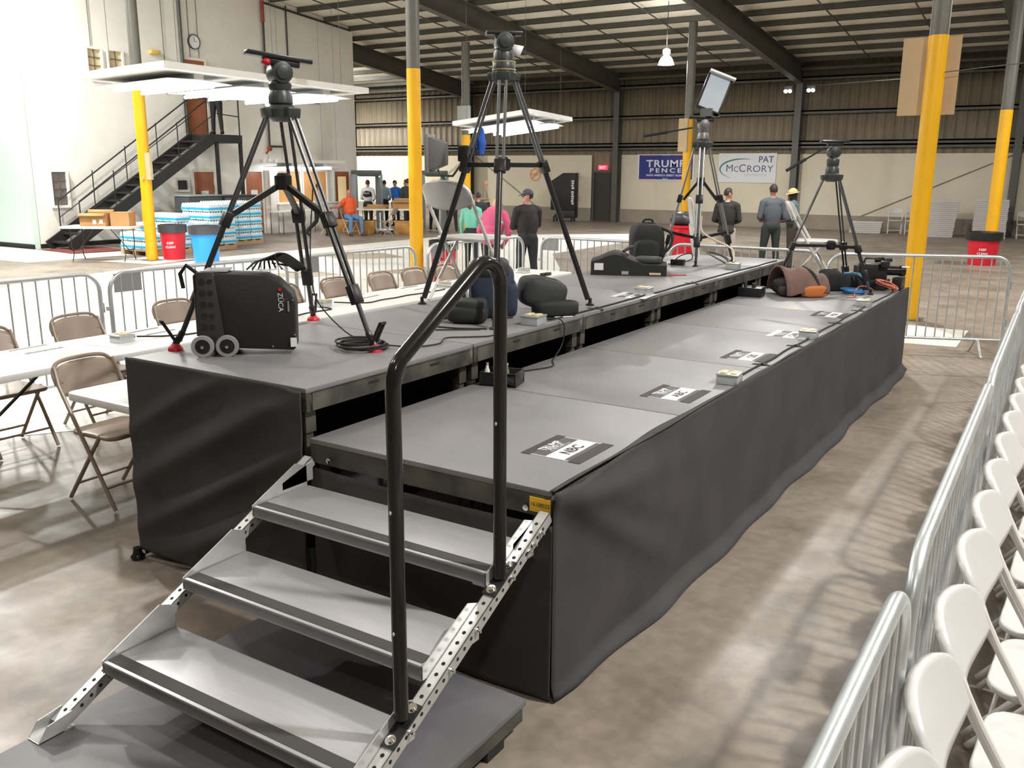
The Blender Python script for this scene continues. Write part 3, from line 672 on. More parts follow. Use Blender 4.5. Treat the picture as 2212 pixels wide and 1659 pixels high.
def head(t, apex, z0, h, plate_dir, plate_len, tilt, sc=1., m=None, handle=None, knob=None):
    m = m or cast; ax, ay = apex; H = MB()
    H.lathe([(.05 * sc, 0), (.062 * sc, .015), (.06 * sc, .05), (.05 * sc, .075), (.055 * sc, .085), (.058 * sc, h * .45), (.05 * sc, h * .5)], 20, None, (ax, ay, z0))
    ho = H.build('fluid_head', m, t)
    d_ = Vector((*plate_dir, 0)).normalized(); s_ = Vector((-d_.y, d_.x, 0))
    c = Vector((ax, ay, z0 + h * .68))
    MB().cyl(c - s_ * .062 * sc, c + s_ * .062 * sc, .052 * sc, 20).cyl(c - s_ * .07 * sc, c - s_ * .062 * sc, .034 * sc, 16).cyl(c + s_ * .062 * sc, c + s_ * .07 * sc, .034 * sc, 16).build('tilt_drum', m, ho, bevel=.003)
    p = Vector((ax, ay, z0 + h)); dd = (d_ + Vector((0, 0, tilt))).normalized()
    pm = MB().bar(p - dd * plate_len * .5, p + dd * plate_len * .5, .075 * sc, .022)
    pm.bar(p - dd * plate_len * .25 - Vector((0, 0, .025)), p + dd * plate_len * .3 - Vector((0, 0, .025)), .06 * sc, .03)
    pm.build('camera_plate', blackp, ho, bevel=.004)
    if knob: MB().ell(tuple(p - dd * plate_len * .22 - Vector((0, 0, .035)) - s_ * .03), (.022, .022, .018), 12, 8).build('release_knob', knob, ho)
    if handle:
        a, b_ = Vector(handle[0]), Vector(handle[1])
        MB().tube([a, a.lerp(b_, .45), b_], [.008, .008, .008], 8).tube([a.lerp(b_, .5), b_], .015, 10).build('pan_handle', rubber, ho)
    return ho
T = tripod('tall tripod with red rubber feet at the near left corner of the raised riser', [(-2.335, .235, HU), (-2.435, 1.30, HU), (-1.485, .77, HU)], (-2.06, .77), 2.19, HU, dict(s1=.44, s2=.76), 'red')
head(T, (-2.06, .77), 2.235, .235, (.45, .89), .33, -.10, 1.0, knob=red)
MB().cyl((-2.27, .40, 2.485), (-2.20, .50, 2.49), .02, 12)
T2 = tripod('tall grey tripod in the middle of the raised riser with a work lamp clamped on', [(-2.32, 2.215, HU), (-1.345, 2.815, HU), (-1.352, 1.655, HU)], (-1.665, 2.225), 2.47, HU, dict(dual=.02, r1=.0095, r2=.0115, dual2=0, s1=.36, spz=-.0, m1=mat('grey_tube', (.13, .14, .15), .35, .4), m2=carbon))
MB().lathe([(.066, 0), (.069, .01), (.069, .06), (.062, .07)], 20, None, (-1.665, 2.225, 2.50)).build('bowl', cast, T2)
for z in (2.515, 2.56): MB().lathe([(.067, 0), (.0715, .002), (.0715, .009), (.067, .011)], 22, None, (-1.665, 2.225, z)).build('brass_ring', mat('brass_ring', (.75, .66, .40), .3, .8), T2)
head(T2, (-1.665, 2.225), 2.565, .165, (.75, .66), .22, .0, 1.05)
tag(MB().add([(-1.60, 2.22, 2.60), (-1.565, 2.25, 2.60), (-1.55, 2.27, 2.655), (-1.60, 2.22, 2.665)], [(0, 1, 2, 3)]).build('paper_tag', paper, solid=.002), 'white paper tag on the head of the middle tripod', 'tag')
gt = mat('silver_tube', (.36, .36, .36), .3, .7)
T3 = tripod('tripod carrying a tilted video light at the far end of the raised riser', [(-2.17, 5.93, HU), (-1.72, 5.70, HU), (-1.60, 6.40, HU)], (-1.84, 6.03), 2.17, HU, dict(dual=.02, r1=.0085, m1=gt, s1=.44, s2=.8, m2=gt, m3=tube_dk, low=.74, spz=-.05))
MB().tube([(-1.84, 6.03, 2.15), (-1.84, 6.03, 1.30)], .014, 12).build('centre_column', gt, T3)
c3 = [Vector((-1.84, 6.03, 1.80))]
b = MB()
for F in ((-2.17, 5.93, HU), (-1.72, 5.70, HU), (-1.60, 6.40, HU)): b.bar(c3[0] + Vector((0, 0, .06)), Vector((-1.84, 6.03, 2.18)).lerp(Vector(F), .46), .02, .024)
b.cbox((-1.84, 6.03, 1.83), (.06, .06, .08)).build('upper_spreader', blackp, T3)
head(T3, (-1.84, 6.03), 2.22, .215, (.84, .54), .30, 0, .95, m=mat('grey_casting', (.20, .20, .20), .4, .4), handle=((-1.93, 5.97, 2.34), (-2.33, 5.72, 2.26)))
# tilted video light standing on that head
e = thingw('video_light', 'tilted flat video light with pale diffuser on the far tripod', 'video light', (-1.84, 6.03, 2.44))
dr = Vector((.84, .54, 0)); fw = Vector((.54, -.84, 0)); q = .42
upv = (Vector((0, 0, 1)) * .86 + dr * .36 - fw * .25).normalized(); rx = (dr - upv * dr.dot(upv)).normalized(); nn = rx.cross(upv).normalized()
if nn.dot(fw) < 0: nn = -nn
o0 = Vector((-1.80, 6.02, 2.50))
def LP(a, h, n_): return tuple(o0 + rx * a + upv * h + nn * n_)
def lbox(a0, a1, h0, h1, n0, n1):
    return MB().add([LP(a, h, n_) for n_ in (n0, n1) for h in (h0, h1) for a in (a0, a1)], [(0, 2, 3, 1), (4, 5, 7, 6), (0, 1, 5, 4), (2, 6, 7, 3), (0, 4, 6, 2), (1, 3, 7, 5)])
lbox(-.125, .115, .0, .37, -.10, .0).build('lamp_housing', blackp, e, bevel=.006)
lbox(-.105, .095, .015, .355, .0, .006).build('diffuser', mat('led_diffuser', (.42, .48, .55), .5, emit=0), e)
lbox(-.125, .135, .355, .375, .0, .05).build('barn_door', white_metal, e)
MB().box(-1.87, 6.0, 2.445, -1.76, 6.06, 2.52).build('mount_bracket', mat('grey_casting', (.2, .2, .2)), e)
T4 = tripod('low black tripod with a pan handle at the far end of the lower riser', [(-1.08, 6.12, HL), (-.20, 6.22, HL), (-.50, 6.62, HL)], (-.665, 6.33), 1.87, HL, dict(dual=.018, r1=.008, s1=.60, s2=.84, spz=-.0, r2=.009, r3=.009))
head(T4, (-.665, 6.33), 1.905, .30, (.84, .54), .26, 0, 1.0, handle=((-.735, 6.28, 2.15), (-1.01, 6.04, 1.94)))
# work lamp on the middle tripod
e = thing('work_lamp', 'small grey work lamp clamped to the left leg of the middle tripod', 'work lamp', (-1.985, 2.20, 2.03), .35)
MB().add([(-.20, -.02, -.105), (-.20, .13, -.105), (-.20, .13, .105), (-.20, -.02, .105), (-.10, .02, -.07), (-.10, .09, -.07), (-.10, .09, .07), (-.10, .02, .07)], [(0, 1, 2, 3), (7, 6, 5, 4), (0, 4, 5, 1), (1, 5, 6, 2), (2, 6, 7, 3), (3, 7, 4, 0)]).build('lamp_housing', mat('grey_paint', (.16, .16, .15), .5), e, bevel=.006)
MB().box(-.225, -.03, -.12, -.20, .14, .12).build('lamp_face', mat('grey_face', (.25, .25, .24), .4), e, bevel=.004)
MB().tube([(-.16, .05, -.10), (-.14, .05, -.14), (-.06, .05, -.14), (0, .03, -.07), (.02, 0, .0)], .008, 8).build('yoke', steel_dark, e)
MB().cbox((.03, 0, .0), (.07, .06, .10)).build('clamp', blackp, e, bevel=.008)
tag(MB().ell((-1.865, 2.27, 2.10), (.03, .03, .085), 14, 10, f=lambda d: 1 + .12 * sin(7 * d.z + 3 * d.x)).build('blue_cloth', mat('blue_cloth', (.03, .12, .55), .8)), 'blue cloth bundle tied to the middle tripod above the work lamp', 'cloth')

# ---------------- bags and gear on the risers ----------------
fab = mat('black_nylon', (.016, .017, .018), .75, bump=.15, bscale=220); fab2 = mat('charcoal_nylon', (.03, .032, .033), .7, bump=.15, bscale=220)
denim = mat('navy_nylon', (.022, .035, .06), .7, bump=.15, bscale=180)
def soft(c, r, e=.45, lump=.06, seed=0, n=28, m=18, rz=0, tilt=0, flatz=True):
    """pillow-like body: a rounded box with soft lumps"""
    b = MB(); rd = random.Random(seed); k = [rd.uniform(0, 6) for _ in range(4)]
    def sg(v): return math.copysign(abs(v) ** e, v)
    vs = []
    for i in range(m + 1):
        th = pi * i / m
        for j in range(n):
            ph = 2 * pi * j / n
            x = sg(sin(th)) * sg(cos(ph)) if sin(th) > 1e-6 else 0; y = sg(sin(th)) * sg(sin(ph)) if sin(th) > 1e-6 else 0; z = sg(cos(th))
            w_ = 1 + lump * (sin(3 * ph + k[0]) * sin(2 * th + k[1]) + .6 * sin(5 * ph + k[2]) * sin(3 * th + k[3]))
            vs.append(Vector((x * r[0] * w_, y * r[1] * w_, z * r[2] * (w_ if z > 0 else 1))))
    M = Matrix.Translation(c) @ Matrix.Rotation(rz, 4, 'Z') @ Matrix.Rotation(tilt, 4, 'Y')
    fs = []
    for i in range(m):
        for j in range(n): fs.append((i * n + j, (i + 1) * n + j, (i + 1) * n + (j + 1) % n, i * n + (j + 1) % n))
    b.add(vs, fs, M); return b
# rolling utility case
t = thing('rolling_case', 'black wheeled utility case with perforated side next to the left tripod', 'wheeled case', (-2.114, .195, HU), radians(41))
prof = [(.0, .045), (.455, .02), (.47, .03), (.475, .245), (.462, .30), (.40, .365), (.335, .395), (.08, .405), (.0, .40)]
M = Matrix.Rotation(pi / 2, 4, 'X')
MB().prism(prof, -.165, 0, M).build('case_body', mat('black_case', (.014, .014, .014), .55, bump=.1, bscale=90), t, bevel=.012)
fr = MB().prism([(.0, .03), (.14, .03), (.10, .41), (.02, .41)], 0, .012, M).prism([(.44, .02), (.482, .02), (.482, .25), (.46, .25)], 0, .01, M)
MB().prism([(.0, .03), (.14, .03), (.10, .41), (.02, .41)], 0, .012, M).build('side_frame', mat('dark_side_frame', (.03, .03, .03), .5), t, bevel=.004)
pf = MB()
for k in range(12): 
    z_ = .09 + .055 * (k // 2); x_ = .045 + .035 * (k % 2)
    pf.cyl((x_, -.0125, z_), (x_, -.0135, z_), .013 if k % 2 else .016, 14)
po = pf.build('punched_hole', holes, t); po['kind'] = 'stuff'
for x_, y_ in ((.03, -.02), (.145, -.02), (.03, .18), (.145, .18)):
    w_ = MB(); Mx = Matrix.Translation((x_, y_, .052)) @ Matrix.Rotation(pi / 2, 4, 'X')
    w_.lathe([(.052, -.012), (.055, -.006), (.055, .006), (.052, .012), (.036, .013), (.036, -.013), (.052, -.012)], 28, Mx)
    wo = w_.build('wheel', mat('clear_wheel', (.30, .30, .31), .15), t)
    MB().lathe([(.0, -.010), (.036, -.010), (.036, .010), (.012, .012), (.012, .018), (.0, .018)], 20, Mx).build('wheel_hub', blackp, wo)
    MB().lathe([(.0, .019), (.008, .019), (.008, .023), (.0, .024)], 12, Mx).build('axle_cap', chrome, wo)
MB().tube([(.02, .03, .40), (-.03, .03, .44), (-.06, .03, .40), (-.05, .03, .33)], .010, 10).build('pull_handle', blackg, t)
MB().box(.04, .02, .405, .16, .2, .413).build('top_flap', mat('grey_flap', (.25, .25, .25), .4), t, bevel=.004)
MB().box(.438, -.006, .215, .447, -.003, .265).build('zip_pull', chrome, t)
text('logo', 'ZÜCA', .034, (.405, -.0025, .26), (0, 0, -1), (1, 0, 0), WH, t, lift=.001)
MB().cyl((.405, -.002, .322), (.405, -.004, .322), .008, 14).build('logo_mark', red, t)
MB().box(.445, -.012, .04, .475, -.010, .085).build('barcode_sticker', paper, t)
for p in ((.465, .27), (.467, .10), (.36, .045), (.10, .395)):
    MB().cyl((p[0], -.001, p[1]), (p[0], -.013, p[1]), .004, 8).build('rivet', chrome, t)
cb = MB(); rd = random.Random(11)
for k in range(7):
    a = .10 + .02 * k; cb.tube(spline([(-1.99 + .02 * k, .42 + .02 * k, HU + .41), (-1.96 + .02 * k, .47, HU + .45 + .006 * k), (-1.87, .52 + .01 * k, HU + .455 + .004 * k), (-1.79 + .01 * k, .56, HU + .405 + .003 * k), (-1.86, .60, HU + .42), (-1.95, .55, HU + .435)], 6), .0045, 6)
tag(cb.build('cable_bundle', rubber), 'bundle of black cables heaped on top of the wheeled case', 'cable bundle')
cable('white_cable', [(-1.93, .42, HU + .42), (-1.88, .40, HU + .418), (-1.83, .46, HU + .42), (-1.88, .52, HU + .44), (-1.80, .50, HU + .41), (-1.76, .54, HU + .40)], .0035, mat('white_cable', (.6, .6, .6), .4), 'thin white cable looped on top of the wheeled case')
# backpack heap behind the handrail
t = thing('backpack', 'navy and black backpack standing behind the handrail', 'backpack', (-1.63, 2.03, HU), .6)
soft((0, 0, .17), (.14, .11, .165), .5, .05, 1).build('bag_body', denim, t)
soft((.0, -.02, .30), (.12, .10, .07), .6, .06, 2).build('top_lid', fab2, t)
soft((.12, -.02, .12), (.045, .09, .11), .5, .04, 3).build('side_pocket', denim, t)
MB().tube(spline([(-.13, -.05, .30), (-.17, -.08, .2), (-.14, -.11, .08), (-.07, -.11, .04)], 6), .012, 8).build('shoulder_strap', fab, t)
t = thing('padded_pouch', 'rounded black padded pouch lying in front of the navy backpack', 'pouch', (-1.62, 1.77, HU), .5)
soft((0, 0, .055), (.125, .095, .055), .6, .03, 4).build('pouch_body', fab, t); soft((.02, .0, .11), (.095, .08, .035), .5, .03, 5).build('pouch_lid', fab2, t)
MB().tube(spline([(-.12, .0, .03), (-.19, .02, .01), (-.20, -.03, .01)], 5), .01, 8).build('strap', fab, t)
t = thing('backpack', 'dark grey backpack lying on its side right of the navy backpack', 'backpack', (-1.405, 2.29, HU), .9)
soft((0, .02, .135), (.15, .11, .10), .55, .05, 6, tilt=.22).build('bag_body', fab2, t)
soft((.06, -.08, .05), (.15, .07, .05), .55, .06, 7).build('front_pocket', fab, t)
MB().tube(spline([(.15, -.1, .04), (.2, -.06, .015), (.17, .02, .012), (.1, .08, .02)], 5), .009, 8).build('shoulder_strap', fab, t)
MB().box(.02, -.165, .003, .14, -.15, .008).build('white_strap', paper, t)
# soft case
t = thing('camera_bag', 'large black soft camera case with a white label on the raised riser', 'camera bag', (-1.98, 4.76, HU), .42)
prof = [(-.33, .0), (.33, .0), (.33, .10), (.12, .12), (.0, .19), (-.20, .185), (-.33, .12)]
b = MB(); 
def bagf(u, v):
    x = -.33 + .66 * u; y = -.17 + .34 * v
    top = .12 + .085 * math.exp(-((x + .12) / .15) ** 2) - .015 * (x > .1); top *= (1 - .12 * (abs(v - .5) * 2) ** 4)
    return (x, y, top)
def rect_body(fn, nx, ny):
    b = MB(); b.grid(nx, ny, fn)
    vb = [fn(i / (nx - 1), j / (ny - 1)) for j in range(ny) for i in range(nx)]
    ring = [i for i in range(nx)] + [j * nx + nx - 1 for j in range(1, ny)] + [(ny - 1) * nx + i for i in range(nx - 2, -1, -1)] + [j * nx for j in range(ny - 2, 0, -1)]
    R = [vb[i] for i in ring]; k = len(R); o = len(b.v)
    b.add(R + [(p[0], p[1], .0) for p in R], [(i, (i + 1) % k, k + (i + 1) % k, k + i) for i in range(k)] + [tuple(range(k, 2 * k))]); return b
rect_body(bagf, 28, 14).build('bag_body', fab, t, bevel=0, angle=60)
MB().tube(spline([(-.05, -.10, .205), (.0, -.05, .235), (.02, .05, .235), (-.03, .10, .205)], 6), .014, 8).build('carry_handle', fab2, t)
soft((.17, 0, .125), (.12, .13, .03), .5, .03, 8).build('top_pocket', fab2, t)
MB().box(-.30, -.174, .045, -.22, -.170, .105).build('white_label', paper, t); MB().box(-.06, -.178, .01, .0, -.17, .04).build('zip_tag', chrome, t)
MB().tube([(.18, -.178, .018), (.28, -.178, .018)], .012, 10).build('handle_pad', mat('tan_pad', (.55, .42, .28), .6), t)
cable('red_cord', [(-1.62, 4.78, HU + .004), (-1.55, 4.86, HU + .004), (-1.50, 4.92, HU + .004)], .004, red, 'short red cord lying at the corner of the black soft case')
t = thing('backpack', 'black backpack standing upright beside the far tripod with the video light', 'backpack', (-2.20, 5.62, HU), .6)
soft((0, 0, .20), (.17, .12, .20), .55, .05, 9).build('bag_body', fab, t); soft((-.02, -.10, .14), (.13, .05, .11), .55, .05, 10).build('front_pocket', fab, t)
MB().tube(spline([(-.05, .05, .38), (-.03, .02, .43), (.04, .02, .43), (.06, .05, .38)], 5), .01, 8).build('grab_handle', fab, t)
MB().tube(spline([(.12, -.05, .36), (.22, -.10, .30), (.20, -.12, .18), (.12, -.12, .1)], 5), .014, 8).build('shoulder_strap', fab, t)
tag(MB().cbox((-1.92, 5.74, HU + .028), (.13, .075, .055)).build('power_brick', blackp, bevel=.008), 'black power brick on the deck left of the far tripod', 'power brick')
cable('thin_cable', [(-1.86, 5.76, HU + .03), (-1.80, 5.80, HU + .06), (-1.78, 5.72, HU + .12), (-1.86, 5.66, HU + .10), (-1.95, 5.64, HU + .02), (-2.0, 5.70, HU + .01)], .005, rubber, 'black cable looping over the power brick')
coil(-1.55, 5.80, HU, .10, 5, .004, mat('grey_cable', (.12, .12, .13), .5), 'cable_coil', 'tangled grey cable at the feet of the far tripod', 8, 1., .12)
cable('supply_cable', [(-1.80, 6.0, 1.50), (-1.77, 5.95, 1.36), (-1.64, 5.95, 1.28), (-1.52, 5.93, 1.24), (-1.40, 5.82, 1.20), (-1.36, 5.74, 1.14), (-1.345, 5.70, HU + .064)], .009, mat('cream_cord', (.62, .55, .42), .5), 'cream cord running from the far tripod down to the outlet box')
# black crate of bottles under the edge
t = thing('storage_crate', 'black open crate on the lower deck behind the handrail', 'crate', (-1.06, 1.29, HL), .25)
b = MB().box(-.10, -.075, 0, .10, .075, .006).box(-.10, -.075, .006, -.094, .075, .075).box(.094, -.075, .006, .10, .075, .075).box(-.094, -.075, .006, .094, -.069, .075).box(-.094, .069, .006, .094, .075, .075)
b.build('crate_shell', blackp, t, bevel=.002)
for k, (x, y) in enumerate(((-1.12, 1.24), (-1.10, 1.31), (-1.03, 1.29))):
    bb = thing('small_bottle', 'small %s standing in the black crate' % ('pale bottle at the left', 'pale bottle at the back', 'clear topped bottle at the right')[k], 'bottle', (x, y, HL + .006), 0, 'bottles in the black crate')
    MB().lathe([(.012, 0), (.014, .01), (.014, .07), (.008, .085), (.008, .10)], 12).build('bottle_body', whitep if k < 2 else mat('olive_glass', (.2, .22, .1), .2), bb); MB().lathe([(.009, .10), (.009, .112), (0, .113)], 12).build('bottle_cap', chrome, bb)
# brown duffel, gear at the far end
t = thing('duffel_bag', 'brown and orange duffel bag lying open on the lower deck', 'duffel bag', (-.80, 5.86, HL), -.85)
br = mat('brown_canvas', (.15, .085, .07), .8, noise=.15, nscale=9, bump=.1, bscale=120); orr = mat('orange_canvas', (.50, .15, .03), .7)
def arcb(u, v):
    a = pi * (1.02 - 1.05 * u); R = .16 + .02 * sin(3 * u); x = .05 + (.22 - .04 * v) * cos(a) + .05 * v; z = .03 + R * 1.25 * sin(max(0, min(pi, a))) * (1 - .30 * v * v) + .014 * sin(11 * v + 4 * u) ; y = -.20 + .40 * v
    return (x, y, max(.012, z))
MB().grid(26, 12, arcb).build('bag_shell', br, t, solid=.02)
soft((.255, .07, .055), (.035, .13, .053), .6, .03, 12).build('end_panel', orr, t)
soft((.04, -.06, .08), (.13, .15, .08), .6, .06, 13).build('bag_inside', fab, t)
soft((.14, -.16, .05), (.07, .05, .045), .6, .03, 14).build('side_pocket', mat('dark_brown_canvas', (.05, .03, .025), .8), t)
MB().tube(spline([(-.10, .1, .22), (.05, .05, .255), (.20, .08, .20), (.28, .12, .06)], 6), .012, 8).build('bag_strap', fab, t)
t = thing('equipment_box', 'black box of gear under the edge of the raised riser near the brown bag', 'equipment box', (-1.085, 5.50, HL), .1)
b = MB().box(-.11, -.10, 0, .10, .10, .085); b.build('box_body', blackp, t, bevel=.006)
MB().cyl((-.05, -.06, .085), (-.05, -.06, .13), .014, 10).cyl((.02, -.03, .085), (.02, -.03, .12), .02, 10).build('box_content', fab2, t); MB().cyl((-.07, -.09, .085), (-.07, -.09, .115), .009, 10).build('silver_plug', chrome, t)
t = thing('camera_bag', 'black camera bag with a blue edge at the far end of the lower deck', 'camera bag', (-.50, 6.36, HL), .5)
soft((-.10, 0, .10), (.10, .10, .10), .55, .10, 15).build('bag_body', fab, t); soft((.10, .02, .085), (.13, .10, .085), .5, .05, 16).build('bag_lid', fab, t)
MB().tube(spline([(.0, -.06, .175), (.10, -.09, .175), (.20, -.10, .11), (.23, -.10, .03)], 6), .010, 8).build('blue_edge', mat('blue_edge', (.06, .25, .45), .5), t)
coil(-.36, 6.19, HL, .085, 6, .006, mat('blue_cable', (.03, .16, .38), .4), 'cable_coil', 'coil of blue cable on the lower deck in front of the camera bag', 5)
coil(-.135, 6.52, HL, .085, 5, .0055, mat('pink_orange_cable', (.60, .16, .09), .4), 'cable_coil', 'coil of orange cable at the far right corner of the lower deck', 6, 1.4, .07)
cable('orange_cable', [(-.20, 6.42, HL + .01), (-.24, 6.30, HL + .06), (-.30, 6.18, HL + .07), (-.31, 6.06, HL + .01), (-.27, 5.95, HL + .006), (-.33, 5.85, HL + .006)], .005, MATS['pink_orange_cable'], 'loose orange cable curling beside the farthest outlet box')
t = thing('video_camera', 'black shoulder video camera resting on a case at the far right corner', 'video camera', (-.26, 6.68, HL + .10), .45)
MB().box(-.16, -.05, .0, .10, .05, .15).build('camera_body', blackp, t, bevel=.012)
MB().cyl((.10, 0, .08), (.22, 0, .08), .045, 16).cyl((.22, 0, .08), (.27, 0, .08), .052, 16).build('lens', blackg, t)
MB().tube([(-.12, 0, .15), (-.10, 0, .20), (.06, 0, .20), (.09, 0, .15)], .012, 8).build('top_handle', blackp, t)
MB().cyl((.0, .06, .17), (.16, .06, .18), .017, 10).build('microphone', fab, t); MB().box(.02, -.10, .12, .10, -.05, .18).build('viewfinder', blackp, t, bevel=.006); MB().box(-.20, -.04, .02, -.16, .04, .13).build('battery', fab2, t, bevel=.004)
MB().cyl((.23, -.03, .12), (.30, -.03, .12), .008, 8).build('silver_rod', chrome, t)
tag(MB().box(-.42, 6.56, HL, -.14, 6.80, HL + .10).build('gear_case', black, bevel=.01), 'low black case under the video camera', 'case')
tag(MB().box(-.10, 6.66, HL, -.015, 6.88, HL + .12).build('gear_case', blackp, bevel=.008), 'small black case standing on the far right corner of the lower deck', 'case')

# ---------------- barricades ----------------
def barricade(a, b, label, group, nbar=17, z=1.08, plate=None, hook=True, fl=.24):
    a = Vector((*a, 0)); b = Vector((*b, 0)); d = (b - a); Ln = d.length; ang = math.atan2(d.y, d.x)
    t = thing('crowd_barricade', label, 'barricade', ((a.x + b.x) / 2, (a.y + b.y) / 2, 0), ang, group); h = Ln / 2; R = .16; r = .019
    pts = [V(-h, 0, .10), V(-h, 0, z - r - R)] + arc((-h + R, 0, z - r - R), R, pi, pi / 2, 7)[1:] + [V(0, 0, z - r)] + arc((h - R, 0, z - r - R), R, pi / 2, 0, 7) + [V(h, 0, .10)]
    MB().tube(pts, r, 14).build('frame', galv, t)
    MB().cyl((-h, 0, .17), (h, 0, .17), .016, 12).build('bottom_rail', galv, t)
    for k in range(nbar):
        x = -h + Ln * (k + 1) / (nbar + 1); zt = z - r
        dx = h - abs(x)
        if dx < R: zt = z - r - R + sqrt(max(0, R * R - (R - dx) ** 2))
        MB().cyl((x, 0, .17), (x, 0, zt), .0075, 8).build('bar', galv, t)
    for s in (-1, 1):
        x = s * (h - .25); MB().tube([(x, -fl, .012), (x, -fl * .83, .022), (x, -.05, .16), (x, .05, .16), (x, fl * .83, .022), (x, fl, .012)], .012, 8).build('foot', galv, t)
    if hook:
        MB().tube([(h, 0, .80), (h + .026, 0, .80), (h + .028, 0, .72)], .007, 8).tube([(h, 0, .40), (h + .026, 0, .40), (h + .028, 0, .32)], .007, 8).cbox((-h - .025, 0, .76), (.03, .03, .035)).build('hook', galv, t)
    if plate: MB().box(plate[0], -.006, z - .19, plate[0] + plate[1], .006, z - .03).build('name_plate', mat('grey_plate', (.33, .34, .34), .45, .4), t)
    return t
LG = 'steel barricades behind the press tables'
barricade((-5.62, .10), (-5.60, 1.95), 'leftmost steel barricade behind the near press table', LG, 16)
barricade((-5.53, 2.0), (-5.37, 3.88), 'steel barricade in front of the blue bin', LG, 17, plate=(-.90, .25))
barricade((-5.29, 3.93), (-5.21, 5.75), 'steel barricade in front of the seated man in orange', LG, 17, plate=(-.80, .18))
barricade((-5.20, 5.98), (-5.02, 7.85), 'steel barricade in front of the pink jacket', LG, 17, plate=(-.86, .18))
barricade((-4.78, 7.93), (-2.95, 7.86), 'steel barricade at the back corner beside the man in the cap', LG, 17, plate=(-.9, .25))
barricade((-2.90, 7.86), (-1.07, 7.80), 'steel barricade behind the far tripods in front of the three men', LG, 17)
barricade((-.93, 7.62), (.78, 8.32), 'bright steel barricade in front of the right yellow column', LG, 18)
RG = 'steel barricades along the white chairs'
barricade((1.258, -2.75), (1.245, -.60), 'nearest steel barricade at the bottom right beside the white chairs', RG, 20, plate=(-.2, .3), fl=.11)
barricade((1.245, -.50), (1.198, 1.66), 'second steel barricade along the white chairs', RG, 20, plate=(.1, .3), fl=.11)
barricade((1.193, 1.74), (1.138, 3.95), 'third steel barricade along the white chairs', RG, 20, fl=.11)
barricade((1.133, 4.03), (1.083, 6.2), 'fourth steel barricade along the white chairs, farthest away', RG, 20, fl=.11)

# ---------------- folding chairs ----------------
def rrect(w_, h_, r, n=5):
    P = []
    for cx, cy, a0 in ((w_ / 2 - r, h_ / 2 - r, 0), (-w_ / 2 + r, h_ / 2 - r, pi / 2), (-w_ / 2 + r, -h_ / 2 + r, pi), (w_ / 2 - r, -h_ / 2 + r, 1.5 * pi)):
        P += [(cx + r * cos(a0 + pi / 2 * i / n), cy + r * sin(a0 + pi / 2 * i / n)) for i in range(n + 1)]
    return P
def make_chair(name, label, mf, ms, resin=True):
    """faces +x, origin on the floor under the middle of the seat"""
    t = thing(name, label, 'chair'); Wd = .43; hw = Wd / 2 - .012; r = .012
    for s in (-1, 1):     # long tube: back top to front foot
        y = s * hw
        MB().tube([(-.228, y * .97, .735), (-.17, y, .62), (.20, y, .012)] if resin else [(-.24, y * .95, .80), (-.20, y, .70), (.20, y, .012)], r, 10).build('front_leg', mf, t)
        MB().tube([(.10, y * .90, .44), (-.23, y * .90, .012)], r, 10).build('rear_leg', mf, t)
    MB().cyl((.13, -hw, .13), (.13, hw, .13), .008, 8).build('stretcher', mf, t)
    MB().cyl((-.155, -hw * .9, .11), (-.155, hw * .9, .11), .008, 8).build('stretcher', mf, t)
    if resin:
        def seat(u, v):
            x = -.18 + .40 * u; y = (v - .5) * .40 * (1 - .10 * (1 - u)); ex = min(1, 4 * (1 - abs(2 * u - 1)) + .0); return (x, y, .445 + .010 * (u > .9) - .012 * sin(pi * u) * sin(pi * v))
        P = [(x * .97 + .02, y) for x, y in rrect(.40, .40, .09)]
        MB().prism(P, .425, .45).build('seat', ms, t, bevel=.010, seg=3)
        B = MB()
        def backf(u, v):
            q = 2 * u - 1; y = q * .208; zt = .822 - .02 * q * q - .05 * abs(q) ** 9; zb = .680 - .045 * (1 - abs(q) ** 2.5)
            z = zb + (zt - zb) * v; x = -.275 + .42 * (.822 - z) - .04 * (1 - q * q) + .012
            return (x, y, z)
        B.grid(22, 12, backf).build('backrest', ms, t, solid=.026, angle=60)
    else:
        P = [(x + .02, y) for x, y in rrect(.38, .385, .06)]
        MB().prism(P, .415, .442).build('seat', ms, t, bevel=.012, seg=3)
        def backf(u, v):
            q = 2 * u - 1; y = q * .20; z = .63 + .185 * v - (.05 * abs(q) ** 4 if v > .5 else 0); x = -.245 + .35 * (.815 - z) - .03 * (1 - q * q)
            return (x, y, z)
        MB().grid(20, 8, backf).build('backrest', ms, t, solid=.014, angle=60)
        c = [(-.215 - .0 + .03 * 0, -hw, .70), (-.245, -hw * .98, .77), (-.268, -hw * .72, .822), (-.276, 0, .832), (-.268, hw * .72, .822), (-.245, hw * .98, .77), (-.215, hw, .70)]
        MB().tube(spline(c, 5), r, 10).build('back_frame', mf, t)
    return t
resin = mat('white_resin', (.60, .59, .575), .32); wtube = mat('white_tube', (.70, .68, .64), .35); wtubew = mat('white_tube_bright', (.82, .81, .79), .35)
tanm = mat('tan_metal', (.33, .255, .20), .38, .1, noise=.06, nscale=5)
ys = [-1.43, -1.0, -.57, -.14, .34, .77, 1.21, 1.66, 2.09, 2.52, 2.96, 3.40, 3.84, 4.28, 4.72, 5.16]
proto = make_chair('white_folding_chair', None, wtube, resin); g_ = 'white folding chairs in the row behind the right barricades'
on = ['nearest', 'second', 'third', 'fourth', 'fifth', 'sixth', 'seventh', 'eighth', 'ninth', 'tenth', 'eleventh', 'twelfth', 'thirteenth', 'fourteenth', 'fifteenth', 'sixteenth']
